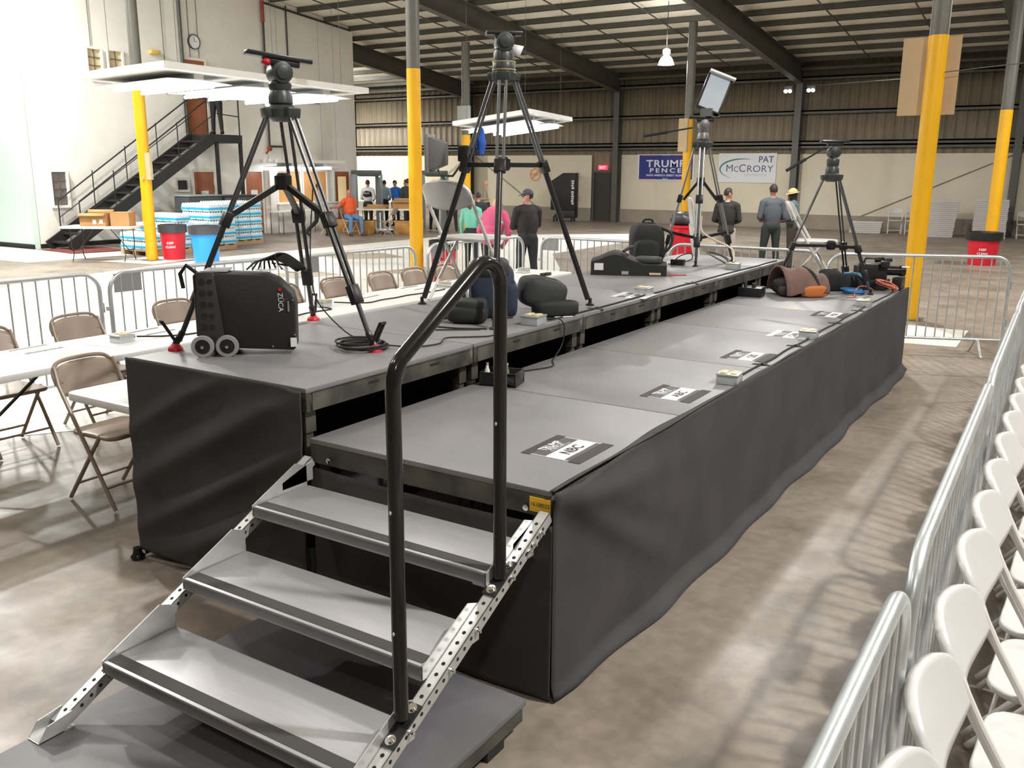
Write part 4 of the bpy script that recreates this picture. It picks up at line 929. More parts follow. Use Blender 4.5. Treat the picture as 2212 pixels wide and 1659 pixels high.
for i, y in enumerate(ys):
    o = proto if i == 0 else dup(proto, (0, 0, 0))
    o.location = (1.585 - .012 * (y + 1), y, 0); o.rotation_euler = (0, 0, random.uniform(-.03, .03) - .02)
    tag(o, 'white folding chair behind the right barricades, %s from the camera' % on[i], 'chair', g_)
o = dup(proto, (-2.16, 2.56, HU), 1.47, 'white folding chair standing open behind the middle tripod', 'white folding chairs on the risers')
o = dup(proto, (-.86, 6.68, HL), .19, 'white folding chair at the far end of the lower riser', 'white folding chairs on the risers')
tp = make_chair('tan_folding_chair', None, tanm, tanm, False); G = 'tan folding chairs at the press tables'
tl = [(-4.72, .62, 0, 'tan chair behind the near table at the left picture edge'), (-4.78, 1.36, .05, 'tan chair behind the grey outlet box on the near table'), (-4.83, 2.28, .0, 'tan chair behind the press tables hidden partly by the tripod left foot'), (-4.87, 3.58, .03, 'tan chair seen just right of the wheeled case'),
      (-4.86, 4.28, -.03, 'tan chair behind the right leg of the left tripod'), (-4.84, 4.98, .02, 'tan chair behind the tables left of the yellow middle column'), (-4.82, 5.52, .0, 'tan chair below the red bin behind the tables'), (-4.78, 6.08, .04, 'tan chair behind the folding white chair legs'), (-4.78, 6.80, .02, 'tan chair below the man in the cap, farthest along the tables'),
      (-3.25, .46, .06, 'tan chair at the low table beside the dark riser end')]
for i, (x, y, rz, lb) in enumerate(tl):
    o = tp if i == 0 else dup(tp, (0, 0, 0))
    o.location = (x, y, 0); o.rotation_euler = (0, 0, rz); tag(o, lb, 'chair', G)

# ---------------- press tables ----------------
ttop = mat('white_table_top', (.80, .80, .78), .38); tleg = mat('grey_table_leg', (.05, .055, .055), .4, .4)
def make_table(Ln=2.42):
    t = thing('folding_table', None, 'table'); w_ = .76
    MB().prism(rrect(w_, Ln, .05), .695, .74).build('table_top', ttop, t, bevel=.008, seg=2)
    for s in (-1, 1):
        y = s * (Ln / 2 - .32); b = MB()
        for q in (-1, 1): b.tube(spline([(q * .27, y, .695), (q * .27, y, .40), (q * .26, y, .30), (q * .20, y, .22), (q * .22, y, .12), (q * .28, y, .012)], 4), .014, 8)
        b.cyl((-.235, y, .235), (.235, y, .235), .012, 8)
        b.build('leg_frame', tleg, t)
        MB().bar((0, y - s * .02, .24), (0, y - s * .62, .69), .022, .012).build('leg_brace', tleg, t)
    return t
tb = make_table(); GT = 'white folding press tables'
for i, (x, y, lb) in enumerate(((-4.16, .90, 'near white press table with the grey outlet box, at the left edge'), (-4.155, 3.33, 'second white press table along the row, behind the left tripod'), (-4.14, 5.76, 'third white press table along the row, behind the middle tripod'), (-2.74, 1.30, 'low set white table tucked against the near end of the raised riser'))):
    o = tb if i == 0 else dup(tb, (0, 0, 0)); o.location = (x, y, 0); tag(o, lb, 'table', GT)
tb4 = dup(tb, (-4.17, -1.53, 0), 0, 'white press table running out of the picture at the left', GT)
for i, (x, y, rz, z) in enumerate(((-4.40, .68, .05, .74), (-4.36, 1.55, .1, .74), (-4.40, 2.62, 0, .74), (-4.38, 3.90, .1, .74), (-4.36, 4.70, 0, .74), (-4.38, 5.50, .1, .74), (-4.36, 6.62, 0, .74), (-2.72, .42, .05, .74))):
    t = thing('place_card', 'printed place card on %s' % ('the near press table at its left end', 'the near press table beyond the outlet box', 'the second press table behind the wheeled case', 'the second press table behind the left tripod', 'the press tables left of the middle tripod', 'the third press table by the white chair leg', 'the far end of the third press table', 'the low table beside the dark riser end')[i], 'place card', (x, y, z + .0005), rz, 'place cards on the press tables')
    MB().box(-.11, -.14, 0, .11, .14, .0012).build('card', paper, t)
    MB().box(-.105, -.135, .0012, -.07, .135, .0016).build('dark_band', cardgrey, t); MB().box(.07, -.135, .0012, .105, .135, .0016).build('dark_band', cardgrey, t)
    text('lettering', 'TRUMP PENCE', .03, (.088, 0, .0016), (0, 1, 0), (-1, 0, 0), WH, t)
for x, y, lb in ((-4.16, 1.16, 'grey outlet box on the near press table'), (-4.22, 3.2, 'outlet box on the second press table behind the tripod foot'), (-4.14, 4.88, 'outlet box on the press tables behind the white chair leg'), (-4.20, 6.55, 'outlet box at the far end of the third press table')):
    outlet_box((x, y, .74), .05, lb, 'outlet boxes on the press tables')
cable('power_cable', [(-4.15, 1.27, .765), (-4.10, 1.45, .746)] + wob(-4.02, 1.6, 3.1, .746, .02, 6) + [(-4.18, 3.12, .75)], .006, rubber, 'black power cable along the near press tables')
cable('power_cable', [(-4.2, 3.32, .765), (-4.10, 3.5, .746)] + wob(-4.03, 3.6, 4.75, .746, .02, 6), .006, rubber, 'black power cable along the middle press tables')
tag(MB().box(-3.86, 6.35, .74, -3.80, 6.52, .775).build('power_strip', blackp, bevel=.004), 'small black power strip on the far end of the third press table', 'power strip')
tag(MB().prism([(-4.30, .95), (-4.06, 1.0), (-4.12, 1.30), (-4.36, 1.22)], .7405, .742).build('paper_sheet', paper), 'white paper sheet under the grey outlet box on the near table', 'paper')

# ---------------- columns ----------------
def column(x, y, zc, label, r=.115):
    t = thing('steel_column', label, 'column', (x, y, 0), 0, 'yellow and grey steel columns')
    MB().cyl((0, 0, 0), (0, 0, zc), r + .003, 28).build('yellow_sleeve', yellow, t)
    MB().cyl((0, 0, zc), (0, 0, roofz(y) - .9), r, 28).build('upper_pole', steel_grey, t)
    MB().box(-.17, -.17, 0, .17, .17, .012).build('base_plate', steel_grey, t)
    return t
column(-15.62, 9.70, 3.6, 'yellow and grey steel column beside the red bin at the left')
column(-8.62, 10.05, 3.60, 'yellow and grey steel column in the middle left of the hall')
column(-.50, 10.50, 3.62, 'yellow and grey steel column at the right with plywood sheet on it')
column(-15.30, 20.95, 3.0, 'far yellow column behind the middle tripod with a grey box on it', .13)
column(-8.0, 20.9, 3.28, 'far yellow column beside the blue banner')
column(-.53, 20.9, 3.30, 'far yellow column at the right behind the red bin', .13)
ply = mat('plywood', (.50, .37, .22), .7, noise=.06, nscale=3)
t = tag(MB().box(-.93, 10.60, 2.66, -.24, 10.62, 3.62).build('plywood_sheet', ply), 'plywood sheet fixed behind the right yellow column', 'plywood sheet')
tag(MB().box(-8.2, 20.70, 2.45, -7.95, 20.772, 3.3).build('plywood_sheet', ply), 'narrow plywood strip on the far column beside the video light', 'plywood sheet')
tag(MB().box(-15.46, 20.70, 3.27, -15.02, 20.815, 3.85).build('electrical_box', mat('pale_grey_box', (.42, .43, .42), .5), bevel=.01), 'pale grey electrical box on the far column behind the middle tripod', 'electrical box')
tag(MB().tube(spline([(-15.55, 9.575, 1.7), (-15.52, 9.57, 1.75)], 2), .02, 6).cbox((-15.42, 9.66, 1.98), (.16, .06, .55)).build('wall_box', mat('tan_box', (.50, .40, .24), .6)), 'tan box fixed on the left yellow column', 'box')
tag(MB().cyl((-7.5, 29.55, 4.75), (-.52, 10.62, 3.14), .006, 6).build('steel_cable', steel_dark), 'thin steel cable strung from the far wall to the right column', 'cable')
tag(MB().cyl((-.38, 10.45, 3.17), (13.88, 11.5, 4.3), .006, 6).build('steel_cable', steel_dark), 'thin steel cable strung from the right column out of the picture', 'cable')
for a, c, lb in (((-.95, YF - .07, 2.5), (-5.3, YF - .07, .5), 'left'), ((-.65, YF - .07, 2.5), (2.9, YF - .07, .5), 'right'), ((-21.6, YF - .07, 2.5), (-25.0, YF - .07, .4), 'far left'), ((-21.2, YF - .07, 2.5), (-18.0, YF - .07, .4), 'centre left')):
    tag(MB().cyl(a, c, .011, 8).build('brace_rod', steel_dark), 'thin diagonal brace rod on the %s bay of the far wall' % lb, 'brace rod')

# ---------------- signs, fittings on the far wall ----------------
yb = YF - .05
def plane_rect(x0, x1, z0, z1, m, name, parent=None, y=yb, th=.012):
    return MB().box(x0, y - th, z0, x1, y, z1).build(name, m, parent)
bl = mat('banner_blue', (.02, .035, .22), .6); rd_ = mat('banner_red', (.45, .02, .05), .6); wb = mat('banner_white', (.72, .73, .77), .6)
t = thingw('campaign_banner', 'blue banner with white capital letters beside the far yellow column', 'banner', (-12.6, yb, 2.08))
plane_rect(-13.65, -11.35, 1.60, 2.565, wb, 'banner_border', t); plane_rect(-13.58, -11.42, 1.64, 2.535, bl, 'banner_field', t, yb - .012, .003)
for z in (1.645, 2.50): plane_rect(-13.5, -12.85, z, z + .022, rd_, 'red_line', t, yb - .015, .002); plane_rect(-12.15, -11.5, z, z + .022, rd_, 'red_line', t, yb - .015, .002)
X_, Z_ = (1, 0, 0), (0, 0, 1)
text('lettering', 'TRUMP', .36, (-12.5, yb - .016, 2.21), X_, Z_, WH, t, bold=.014, wide=1.28, spacing=1.1); text('lettering', 'PENCE', .22, (-12.5, yb - .016, 1.965), X_, Z_, WH, t, bold=.01, wide=1.5, spacing=1.45)
text('lettering', 'MAKE AMERICA GREAT AGAIN!', .10, (-12.5, yb - .016, 1.79), X_, Z_, WH, t, bold=.004, wide=1.1); text('stars', '* * * * *', .10, (-12.5, yb - .016, 2.50), X_, Z_, WH, t); text('lettering', '2016', .085, (-12.5, yb - .016, 1.66), X_, Z_, WH, t, wide=1.4)
t = thingw('campaign_banner', 'white banner with dark letters and a green swoosh on the far wall', 'banner', (-9.4, yb, 2.08))
plane_rect(-10.42, -8.30, 1.56, 2.585, wb, 'banner_field', t)
navy = mat('banner_navy', (.07, .10, .20), .6); teal = mat('swoosh_teal', (.03, .22, .20), .6); gl = mat('banner_grey', (.42, .43, .47), .6)
text('lettering', 'PAT', .31, (-8.68, yb - .013, 2.36), X_, Z_, navy, t, bold=.004, wide=1.0, align='CENTER')
text('lettering', 'M', .36, (-10.0, yb - .013, 2.05), X_, Z_, navy, t, wide=1.05); text('lettering', 'C', .28, (-9.755, yb - .013, 2.02), X_, Z_, navy, t); text('lettering', 'C', .38, (-9.53, yb - .013, 2.05), X_, Z_, navy, t); text('lettering', 'RORY', .33, (-8.89, yb - .013, 2.035), X_, Z_, navy, t, wide=1.12)
text('lettering', 'GOVERNOR', .11, (-9.05, yb - .013, 1.83), X_, Z_, gl, t, spacing=1.5)
sw = []; N_ = 40; c0 = (-9.5, 2.03)
for k in range(N_ + 1):
    a = radians(72 + 165 * k / N_); th = .012 + .05 * sin(pi * min(1, k / N_ * 1.05)) 
    sw.append(((c0[0] + (.86 + th * .5) * cos(a), c0[1] + (.36 + th * .5) * sin(a)), (c0[0] + (.86 - th * .5) * cos(a), c0[1] + (.36 - th * .5) * sin(a))))
b = MB(); vs = [(p[0], yb - .0135, p[1]) for q in sw for p in q]; b.add(vs, [(2 * k, 2 * k + 1, 2 * k + 3, 2 * k + 2) for k in range(N_)]); b.build('swoosh', teal, t)
t = thingw('exit_sign', 'red lit exit sign above the dark far door', 'exit sign', (-15.1, YF - .06, 2.02))
plane_rect(-15.32, -14.92, 1.98, 2.16, mat('exit_red', (.8, .03, .06), .5, emit=.9, emcol=(1, .06, .12)), 'sign_face', t, YF - .06, .06); text('lettering', 'EXIT', .13, (-15.12, YF - .122, 2.07), X_, Z_, mat('exit_letters', (1, .5, .5), .5, emit=1.0, emcol=(1, .45, .45)), t, bold=.004)
orange = mat('sign_orange', (.75, .22, .05), .6); nos = thingw('no_smoking_sign', 'round orange no smoking sign on the cream far wall', 'sign', (-18.25, yb, 1.78))
MB().lathe([(.215, 0), (.215, .006), (.255, .006), (.255, 0), (.215, 0)], 36, Matrix.Translation((-18.25, yb + .018, 1.78)) @ Matrix.Rotation(pi / 2, 4, 'X')).bar((-18.41, yb + .012, 1.62), (-18.09, yb + .012, 1.94), .006, .04, (1, 0, 1)).build('sign_ring', orange, nos); text('lettering', 'SMOKE', .12, (-18.25, yb + .008, 1.78), X_, Z_, orange, nos)
def clock(loc, r, nrm, label, rim):
    t = thingw('wall_clock', label, 'clock', loc); M = Matrix.Translation(loc) @ Vector((0, 0, 1)).rotation_difference(Vector(nrm)).to_matrix().to_4x4()
    MB().lathe([(0, .0), (r, 0), (r, .05), (r * .9, .055), (r * .88, .03)], 32, M).build('clock_rim', rim, t); MB().lathe([(0, .03), (r * .9, .03), (r * .9, .034), (0, .035)], 32, M).build('clock_face', paper, t)
    L_ = Vector(loc) + Vector(nrm) * .037; sd = Vector((0, 0, 1)).cross(Vector(nrm)); MB().bar(L_, L_ + Vector((0, 0, r * .6)), .012, .004).bar(L_, L_ + sd * r * .35 + Vector((0, 0, .1 * r)), .014, .004).build('clock_hand', black, t)
clock((XB + .01, 14.95, 5.36), .20, (1, 0, 0), 'round dark rimmed wall clock above the upper door', mat('clock_rim', (.05, .05, .06), .4))
clock((-16.38, yb - .0, 1.80), .13, (0, -1, 0), 'small pale clock on the far wall left of the exit', mat('clock_pale', (.55, .55, .48), .4))
tag(MB().box(-16.45, yb - .05, .86, -16.30, yb + .02, 1.0).build('wall_socket', mat('brown_socket', (.10, .06, .05), .5)), 'small brown wall socket below the small far clock', 'socket')
for x, lb in ((-7.95, 'left'), (-7.18, 'right')):
    t = thing('emergency_light', 'twin head emergency light %s of the far column' % lb, 'emergency light', (x, YF - .45, 4.66)); MB().box(-.14, -.04, .0, .14, .04, .12).build('housing', steel_dark, t)
    for s in (-1, 1): MB().lathe([(.03, 0), (.07, .05), (.07, .06), (0, .06)], 14, Matrix.Translation((s * .07, -.05, -.02)) @ Matrix.Rotation(2.2, 4, 'X')).build('lamp_head', mat('lit_lamp_head', (.9, .92, 1), .3, emit=2.5), t)
    MB().box(-.02, .04, .04, .02, .47, .08).build('bracket', steel_dark, t)
# fittings on the white building
tag(MB().box(XB, 13.48, 4.9, XB + .12, 13.78, 5.0).build('alarm_light', mat('alarm_yellow', (.75, .55, .12), .4), bevel=.01), 'small yellow alarm light on the white building wall', 'alarm light')
pr = mat('pipe_dark', (.05, .035, .03), .5); prr = mat('pipe_red', (.30, .05, .03), .5)
t = thingw('sprinkler_pipe', 'dark red sprinkler pipe bending down the white building wall', 'pipe', (XB + .1, 17.45, 4))
MB().tube([(XB + .1, 17.45, 2.5), (XB + .1, 17.45, 6.75)], .035, 10).tube([(XB + .1, 17.45, 6.75), (XB + .1, 21.25, 6.42)], .035, 10).build('pipe_run', pr, t); MB().cyl((XB + .1, 17.45, 6.2), (XB + .1, 17.45, 6.8), .055, 10).ell((XB + .1, 17.45, 2.55), (.08, .08, .08), 10, 8).cyl((XB + .1, 17.45, 2.55), (XB + .1, 17.3, 2.4), .03, 8).build('valve', prr, t); MB().cyl((XB + .1, 17.45, 2.62), (XB + .1, 18.1, 2.62), .03, 8).build('branch_pipe', pr, t)
tag(MB().tube([(XB + .035, 18.45, 4.1), (XB + .035, 18.45, 6.80)], .024, 8).build('sprinkler_pipe', pr), 'thinner dark pipe to the right on the white building wall', 'pipe')
tag(MB().cyl((XB + .06, 14.5, 2.9), (XB + .06, 14.5, 7.2), .05, 10).build('down_pipe', steel_dark), 'dark vertical pipe left of the wall clock', 'pipe')
for y, lb in ((11.8, 'above the small upper windows'), (13.95, 'left of the dark vertical pipe'), (14.8, 'above the clock'), (15.1, 'right of the clock')):
    tag(MB().cyl((XB + .02, y, 4.9 if y < 13 else 3.9), (XB + .02, y, 7.4), .008, 6).build('conduit', steel_dark), 'thin conduit on the white wall %s' % lb, 'conduit')
tag(MB().box(XB, 19.3, 4.0, XB + .03, 19.75, 4.25).build('wall_plaque', mat('brown_plaque', (.16, .08, .06), .5)), 'small brown plaque on the white wall behind the left tripod head', 'plaque')

# ---------------- black metal staircase ----------------
bm_ = mat('black_steel', (.018, .018, .017), .5)
t = thingw('metal_staircase', 'black metal staircase with landing against the white building', 'staircase', (-19.7, 12.5, 0))
ya, za, yb2, zb = 10.05, .05, 14.55, 2.86
for x in (-20.10, -19.22):
    MB().bar((x, ya, za + .02), (x, yb2, zb - .08), .05, .27).build('stringer', bm_, t)
    rl = MB(); rl.tube([(x, ya + .35, za + .30), (x, ya + .35, za + 1.1), (x, yb2, zb + 1.0), (x, 15.45, zb + 1.0)], .02, 8)
    for k in range(1, 5):
        yy = ya + .35 + (yb2 - ya - .35) * k / 4.2; zz = za + (zb - za) * (yy - ya) / (yb2 - ya); rl.cyl((x, yy, zz), (x, yy, zz + 1.0), .014, 8)
    rl.tube([(x, ya + .35, za + .70), (x, yb2, zb + .5)], .012, 8)
    if x > -20: rl.tube([(x, 15.45, zb - .1), (x, 15.45, zb + 1.0)], .02, 8).cyl((x, 14.7, zb + .55), (x, 15.45, zb + .5), .014, 8)
    rl.build('handrail', bm_, t)
for k in range(14):
    f = (k + .6) / 14.6; y = ya + (yb2 - ya) * f; z = za + (zb - za) * f
    MB().box(-20.09, y - .13, z - .02, -19.23, y + .13, z + .02).build('tread', bm_, t)
MB().box(-20.25, 14.5, zb - .22, -19.18, 15.5, zb - .02).box(-20.25, 14.5, zb - .02, -19.18, 15.5, zb).build('landing', bm_, t)
for y in (14.62, 15.45): MB().box(-19.26, y - .04, 0, -19.18, y + .04, zb - .2).build('post', bm_, t)

# ---------------- bins, water, tables on the left ----------------
liner = mat('bin_liner', (.05, .05, .06), .35); linerk = mat('bin_liner_black', (.015, .015, .015), .35)
def bin_(x, y, m, label, r=.27, h=.72, lm=None, lines=None, rz=0., group=None):
    t = thing('trash_bin', label, 'bin', (x, y, 0), rz, group)
    MB().lathe([(r * .80, 0), (r * .82, .02), (r * .98, h - .06), (r * 1.06, h - .05), (r * 1.06, h), (r * .96, h), (r * .94, h - .02), (r * .76, .05), (0, .05)], 32).build('bin_body', m, t)
    if lm: MB().lathe([(r * 1.07, h - .15), (r * 1.10, h - .13), (r * 1.09, h + .02), (r * .96, h + .025), (r * .9, h - .1)], 32, caps=False).build('liner_cuff', lm, t)
    for s in (-1, 1): MB().box(-.05, s * r * 1.0 - .02, h - .14, .05, s * r * 1.0 + .02, h - .09).build('grip_handle', m, t, bevel=.01)
    if lines:
        for k, s in enumerate(lines): text('lettering', s, .066, (r * .935 + .008 - .012 * k, -.0, h * .50 - .085 * k), (0, 1, 0), (0, 0, 1), WH, t, bold=.003)
    return t
bin_(-15.47, 10.15, red, 'red trash bin beside the left yellow column', .275, .73, liner, ('KEEP', 'CLEAN'), -.9, 'red trash bins')
bin_(-14.15, 9.95, blue, 'bright blue trash bin in front of the water pallets', .30, .76, liner)
bin_(-8.25, 10.35, red, 'red trash bin behind the white folding chair and tables', .24, .70, linerk, ('KEEP', 'CLEAN'), -.9, 'red trash bins')
bin_(-.52, 19.4, red, 'red trash bin far right in front of the stacked tables', .33, .68, linerk, ('KEEP', 'CLEAN'), -1.5, 'red trash bins')
bin_(-5.68, 15.1, red, 'red trash bin with bulging liner behind the far tripods', .25, .86, None, None, 0, 'red trash bins')
tag(soft((-5.68, 15.1, .98), (.24, .24, .14), .8, .08, 31).build('bin_bag', liner), 'bulging dark bag on top of the red bin behind the far tripods', 'bin bag')
shrink = mat('shrink_wrap', (.62, .74, .80), .18); band = mat('blue_label_band', (.02, .42, .70), .35, noise=.2, nscale=30)
pallet_m = mat('pallet_wood', (.48, .30, .17), .8)
def pallet(x, y, rz, label):
    t = thing('wooden_pallet', label, 'pallet', (x, y, 0), rz, 'pallets under the bottled water')
    for k in range(5): MB().box(-.5, -.6 + .275 * k, .10, .5, -.5 + .275 * k, .125).build('top_board', pallet_m, t)
    for k in range(3): MB().box(-.5 + .45 * k, -.6, .0, -.4 + .45 * k, .6, .10).build('stringer_block', pallet_m, t)
    return t
cw = thing('water_case', None, 'water case', (0, 0, 0)); MB().box(-.125, -.195, 0, .125, .195, .172).build('shrink_pack', shrink, cw, bevel=.03)
MB().box(-.127, -.197, .045, .127, .197, .095).build('label_band', band, cw); bt = MB()
for i in range(3):
    for j in range(5): bt.lathe([(.03, .165), (.025, .178), (.014, .190), (.014, .198), (0, .199)], 6, None, (-.083 + .083 * i, -.156 + .078 * j, 0))
bo = bt.build('bottle_tops', mat('bottle_caps', (.75, .82, .86), .3), cw); bo['kind'] = 'stuff'
used = [False]
def stack(x, y, rz, nx, ny, layers, label, group):
    pallet(x, y, rz, label.replace('shrink-wrapped case of bottled water in', 'wooden pallet under'))
    for l in range(layers if isinstance(layers, int) else max(layers)):
        for i in range(nx):
            for j in range(ny):
                if not isinstance(layers, int) and l >= layers[j % len(layers)]: continue
                if 0 < i < nx - 1 and 0 < j < ny - 1 and l < 3: continue
                dx, dy = -.387 + .258 * i, -.40 + .40 * j; a = Vector((dx, dy)); c_, s_ = cos(rz), sin(rz)
                p = (x + dx * c_ - dy * s_ + random.uniform(-.002, .002), y + dx * s_ + dy * c_ + random.uniform(-.001, .001), .125 + .2 * l)
                if used[0]: o = dup(cw, p, rz)
                else: o = cw; o.location = p; o.rotation_euler = (0, 0, rz); used[0] = True
                tag(o, label, 'water case', group)
stack(-17.75, 13.72, 0, 4, 3, 5, 'shrink-wrapped case of bottled water in the right stack beside the brown door', 'water cases in the right stack')
stack(-17.0, 12.18, 0, 4, 3, (3, 5, 5), 'shrink-wrapped case of bottled water in the middle stack behind the blue bin', 'water cases in the middle stack')
stack(-16.95, 10.80, 0, 4, 3, (2, 3, 4), 'shrink-wrapped case of bottled water in the low left stack behind the yellow column', 'water cases in the left stack')
gb = mat('dark_grey_bin', (.06, .065, .07), .5)
for k, (x, y, h, lb) in enumerate(((-18.8, 14.75, 1.20, 'tall dark grey cabinet under the stair landing'), (-18.8, 13.55, 1.22, 'dark grey cabinet with a pale top left of the tall cabinet'))):
    t = thing('storage_cabinet', lb, 'cabinet', (x, y, 0)); MB().box(-.3, -.55, 0, .3, .55, h).build('cabinet_body', gb, t, bevel=.03); MB().box(-.32, -.57, h, .32, .57, h + .04).build('cabinet_lid', gb if k == 0 else mat('pale_lid', (.25, .32, .31), .5), t, bevel=.02)
bt_ = dup(tb, (-16.0, 9.05, 0), radians(-50 + 90) - pi / 2 + .12, 'white folding table with two cardboard boxes left of the yellow column', 'folding tables by the white building')
bt_.scale = (1, .62, 1); bt_.location = (-16.36, 9.06, 0); bt_.rotation_euler = (0, 0, radians(-58))
def carton(x, y, z, a, b_, h, rz, label, open_=True, group=None):
    t = thing('cardboard_box', label, 'box', (x, y, z), rz, group); w_ = .006
    m = MB().box(-a / 2, -b_ / 2, 0, a / 2, b_ / 2, w_).box(-a / 2, -b_ / 2, w_, -a / 2 + w_, b_ / 2, h).box(a / 2 - w_, -b_ / 2, w_, a / 2, b_ / 2, h).box(-a / 2, -b_ / 2, w_, a / 2, -b_ / 2 + w_, h).box(-a / 2, b_ / 2 - w_, w_, a / 2, b_ / 2, h)
    m.build('box_body', card, t)
    f = MB()
    if open_: f.add([(-a / 2, -b_ / 2, h), (a / 2, -b_ / 2, h), (a / 2, -b_ / 2 - .10, h - .05), (-a / 2, -b_ / 2 - .10, h - .05)], [(0, 1, 2, 3)]).add([(-a / 2, b_ / 2, h), (a / 2, b_ / 2, h), (a / 2, b_ / 2 + .06, h + .06), (-a / 2, b_ / 2 + .06, h + .06)], [(0, 1, 2, 3)]).build('box_flap', card, t, solid=.005)
    else: f.box(-a / 2, -b_ / 2, h - .005, a / 2, b_ / 2, h).build('box_flap', card, t)
    return t
t = carton(-16.42, 9.0, .74, .55, .40, .27, radians(33), 'open cardboard box with two white labels on the table left of the yellow column', True)
for x in (.0, .14): MB().box(x, -.207, .05, x + .07, -.201, .14).build('white_label', paper, t)
carton(-15.99, 9.33, .74, .40, .34, .29, radians(33), 'orange brown cardboard box nearest the yellow column', False)
t = thing('mop_bucket', 'yellow mop bucket behind the box table', 'mop bucket', (-17.9, 11.05, 0)); MB().box(-.2, -.25, .10, .2, .25, .48).build('bucket', yellow, t, bevel=.04); MB().cyl((0, .1, .3), (.0, .15, 1.45), .014, 8).build('mop_handle', yellow, t)
for sx in (-1, 1):
    for sy in (-1, 1): MB().cyl((sx * .15 - .015, sy * .2, .05), (sx * .15 + .015, sy * .2, .05), .05, 14).build('wheel', rubber, t)

# ---------------- security checkpoint ----------------
gry = mat('detector_grey', (.22, .25, .27), .45)
def detector(x, y, rz, label):
    t = thing('metal_detector', label, 'metal detector', (x, y, 0), rz, 'walk through metal detectors')
    for s in (-1, 1): MB().box(-.28, s * .43 - .05, 0, .28, s * .43 + .05, 1.80).build('side_panel', gry, t, bevel=.03)
    MB().box(-.26, -.46, 1.72, .26, .46, 1.92).build('top_unit', mat('detector_dark', (.07, .085, .09), .4), t, bevel=.02)
    for s in (-1, 1): MB().box(.262, s * .38 - .04, 1.70, .27, s * .38 + .04, 1.73).build('indicator_light', mat('green_led', (.1, .9, .4), .4, emit=3, emcol=(.1, 1, .4)), t)
detector(-19.25, 20.75, -.55, 'grey metal detector gate at the left edge of the checkpoint')
detector(-18.0, 22.75, -.55, 'grey metal detector gate right of the yellow middle column')
t1 = dup(tb, (-17.5, 19.75, 0), radians(-57), 'white folding table with brown boxes in the checkpoint area', 'folding tables by the white building')
t1.scale = (1, .85, 1)
carton(-17.05, 20.05, .74, .75, .5, .26, radians(33), 'open cardboard box on the checkpoint table beside the yellow column', True)
carton(-17.8, 19.55, .74, .7, .45, .06, radians(30), 'flat cardboard tray on the checkpoint table', True)
wd = mat('orange_wood', (.50, .25, .06), .5)
for x, y, lb in ((-17.725, 18.715, 'orange wooden crate under the checkpoint table at its left'), (-16.465, 19.525, 'orange wooden crate under the checkpoint table near the yellow column'), (-18.9, 18.95, 'orange wooden crate behind the white chairs by the counter')):
    t = thing('wooden_crate', lb, 'crate', (x, y, 0), radians(-57), 'orange wooden crates'); MB().box(-.25, -.42, 0, .25, .42, .42).build('crate_body', wd, t, bevel=.01); MB().box(-.26, -.44, .36, .26, .44, .42).build('crate_rim', wd, t)
o = dup(tp, (-16.45, 18.5, 0), radians(200), 'tan folding chair beside the checkpoint table', 'folding chairs by the white building')
o = dup(proto, (-18.3, 17.95, 0), radians(20), 'white folding chair left of the seated man in orange', 'folding chairs by the white building')
o = dup(proto, (-17.52, 18.02, 0), radians(-10), 'white folding chair with the man in orange sitting on it', 'folding chairs by the white building')
t = thing('side_table', 'thin legged table in front of the serving counter', 'table', (-19.5, 17.6, 0)); MB().box(-.3, -.7, .66, .3, .7, .69).build('table_top', whitep, t)
for sx in (-1, 1):
    for sy in (-1, 1): MB().cyl((sx * .27, sy * .66, 0), (sx * .27, sy * .66, .66), .014, 8).build('leg', steel_grey, t)
t = thing('equipment_cart', 'small dark wheeled cart under the checkpoint table', 'cart', (-17.095, 19.12, 0), 1.0); MB().box(-.2, -.2, .12, .2, .2, .16).cyl((.15, 0, .14), (.15, 0, .66), .02, 8).cyl((-.15, 0, .14), (-.15, 0, .66), .02, 8).build('cart_frame', whitep, t)
for s in (-1, 1): MB().cyl((s * .17, -.2, .06), (s * .17, -.16, .06), .06, 14).build('wheel', rubber, t)
t = thing('wheeled_cabinet', 'tall black wheeled cabinet with a slanted front and white lettering by the far wall', 'cabinet', (-16.25, 28.9, 0), radians(18)); 
MB().prism([(-.48, .45), (.48, .45), (.48, 1.86), (.0, 1.86), (-.48, 1.55)], -.35, .35, Matrix.Rotation(pi / 2, 4, 'X')).build('cabinet_body', black, t, bevel=.01); MB().prism([(-.42, .14), (.48, .14), (.48, .44), (-.2, .44)], -.33, .33, Matrix.Rotation(pi / 2, 4, 'X')).build('cabinet_base', black, t, bevel=.01)
lm = MB(); zz = 1.58
for k, hh in enumerate((.05, .07, .06, .08, .06, .07, .05, .07, .08, .06)):
    if k == 4: zz -= .06
    lm.box(.33 + .015 * (k % 2), -.354, zz - hh, .44 - .012 * (k % 3), -.351, zz); zz -= hh + .022
lm.build('worn_white_marking', WH, t)['kind'] = 'stuff'
for sx in (-1, 1):
    for sy in (-1, 1): MB().cyl((sx * .35 - .02, sy * .27, .07), (sx * .35 + .02, sy * .27, .07), .07, 12).build('wheel', rubber, t)
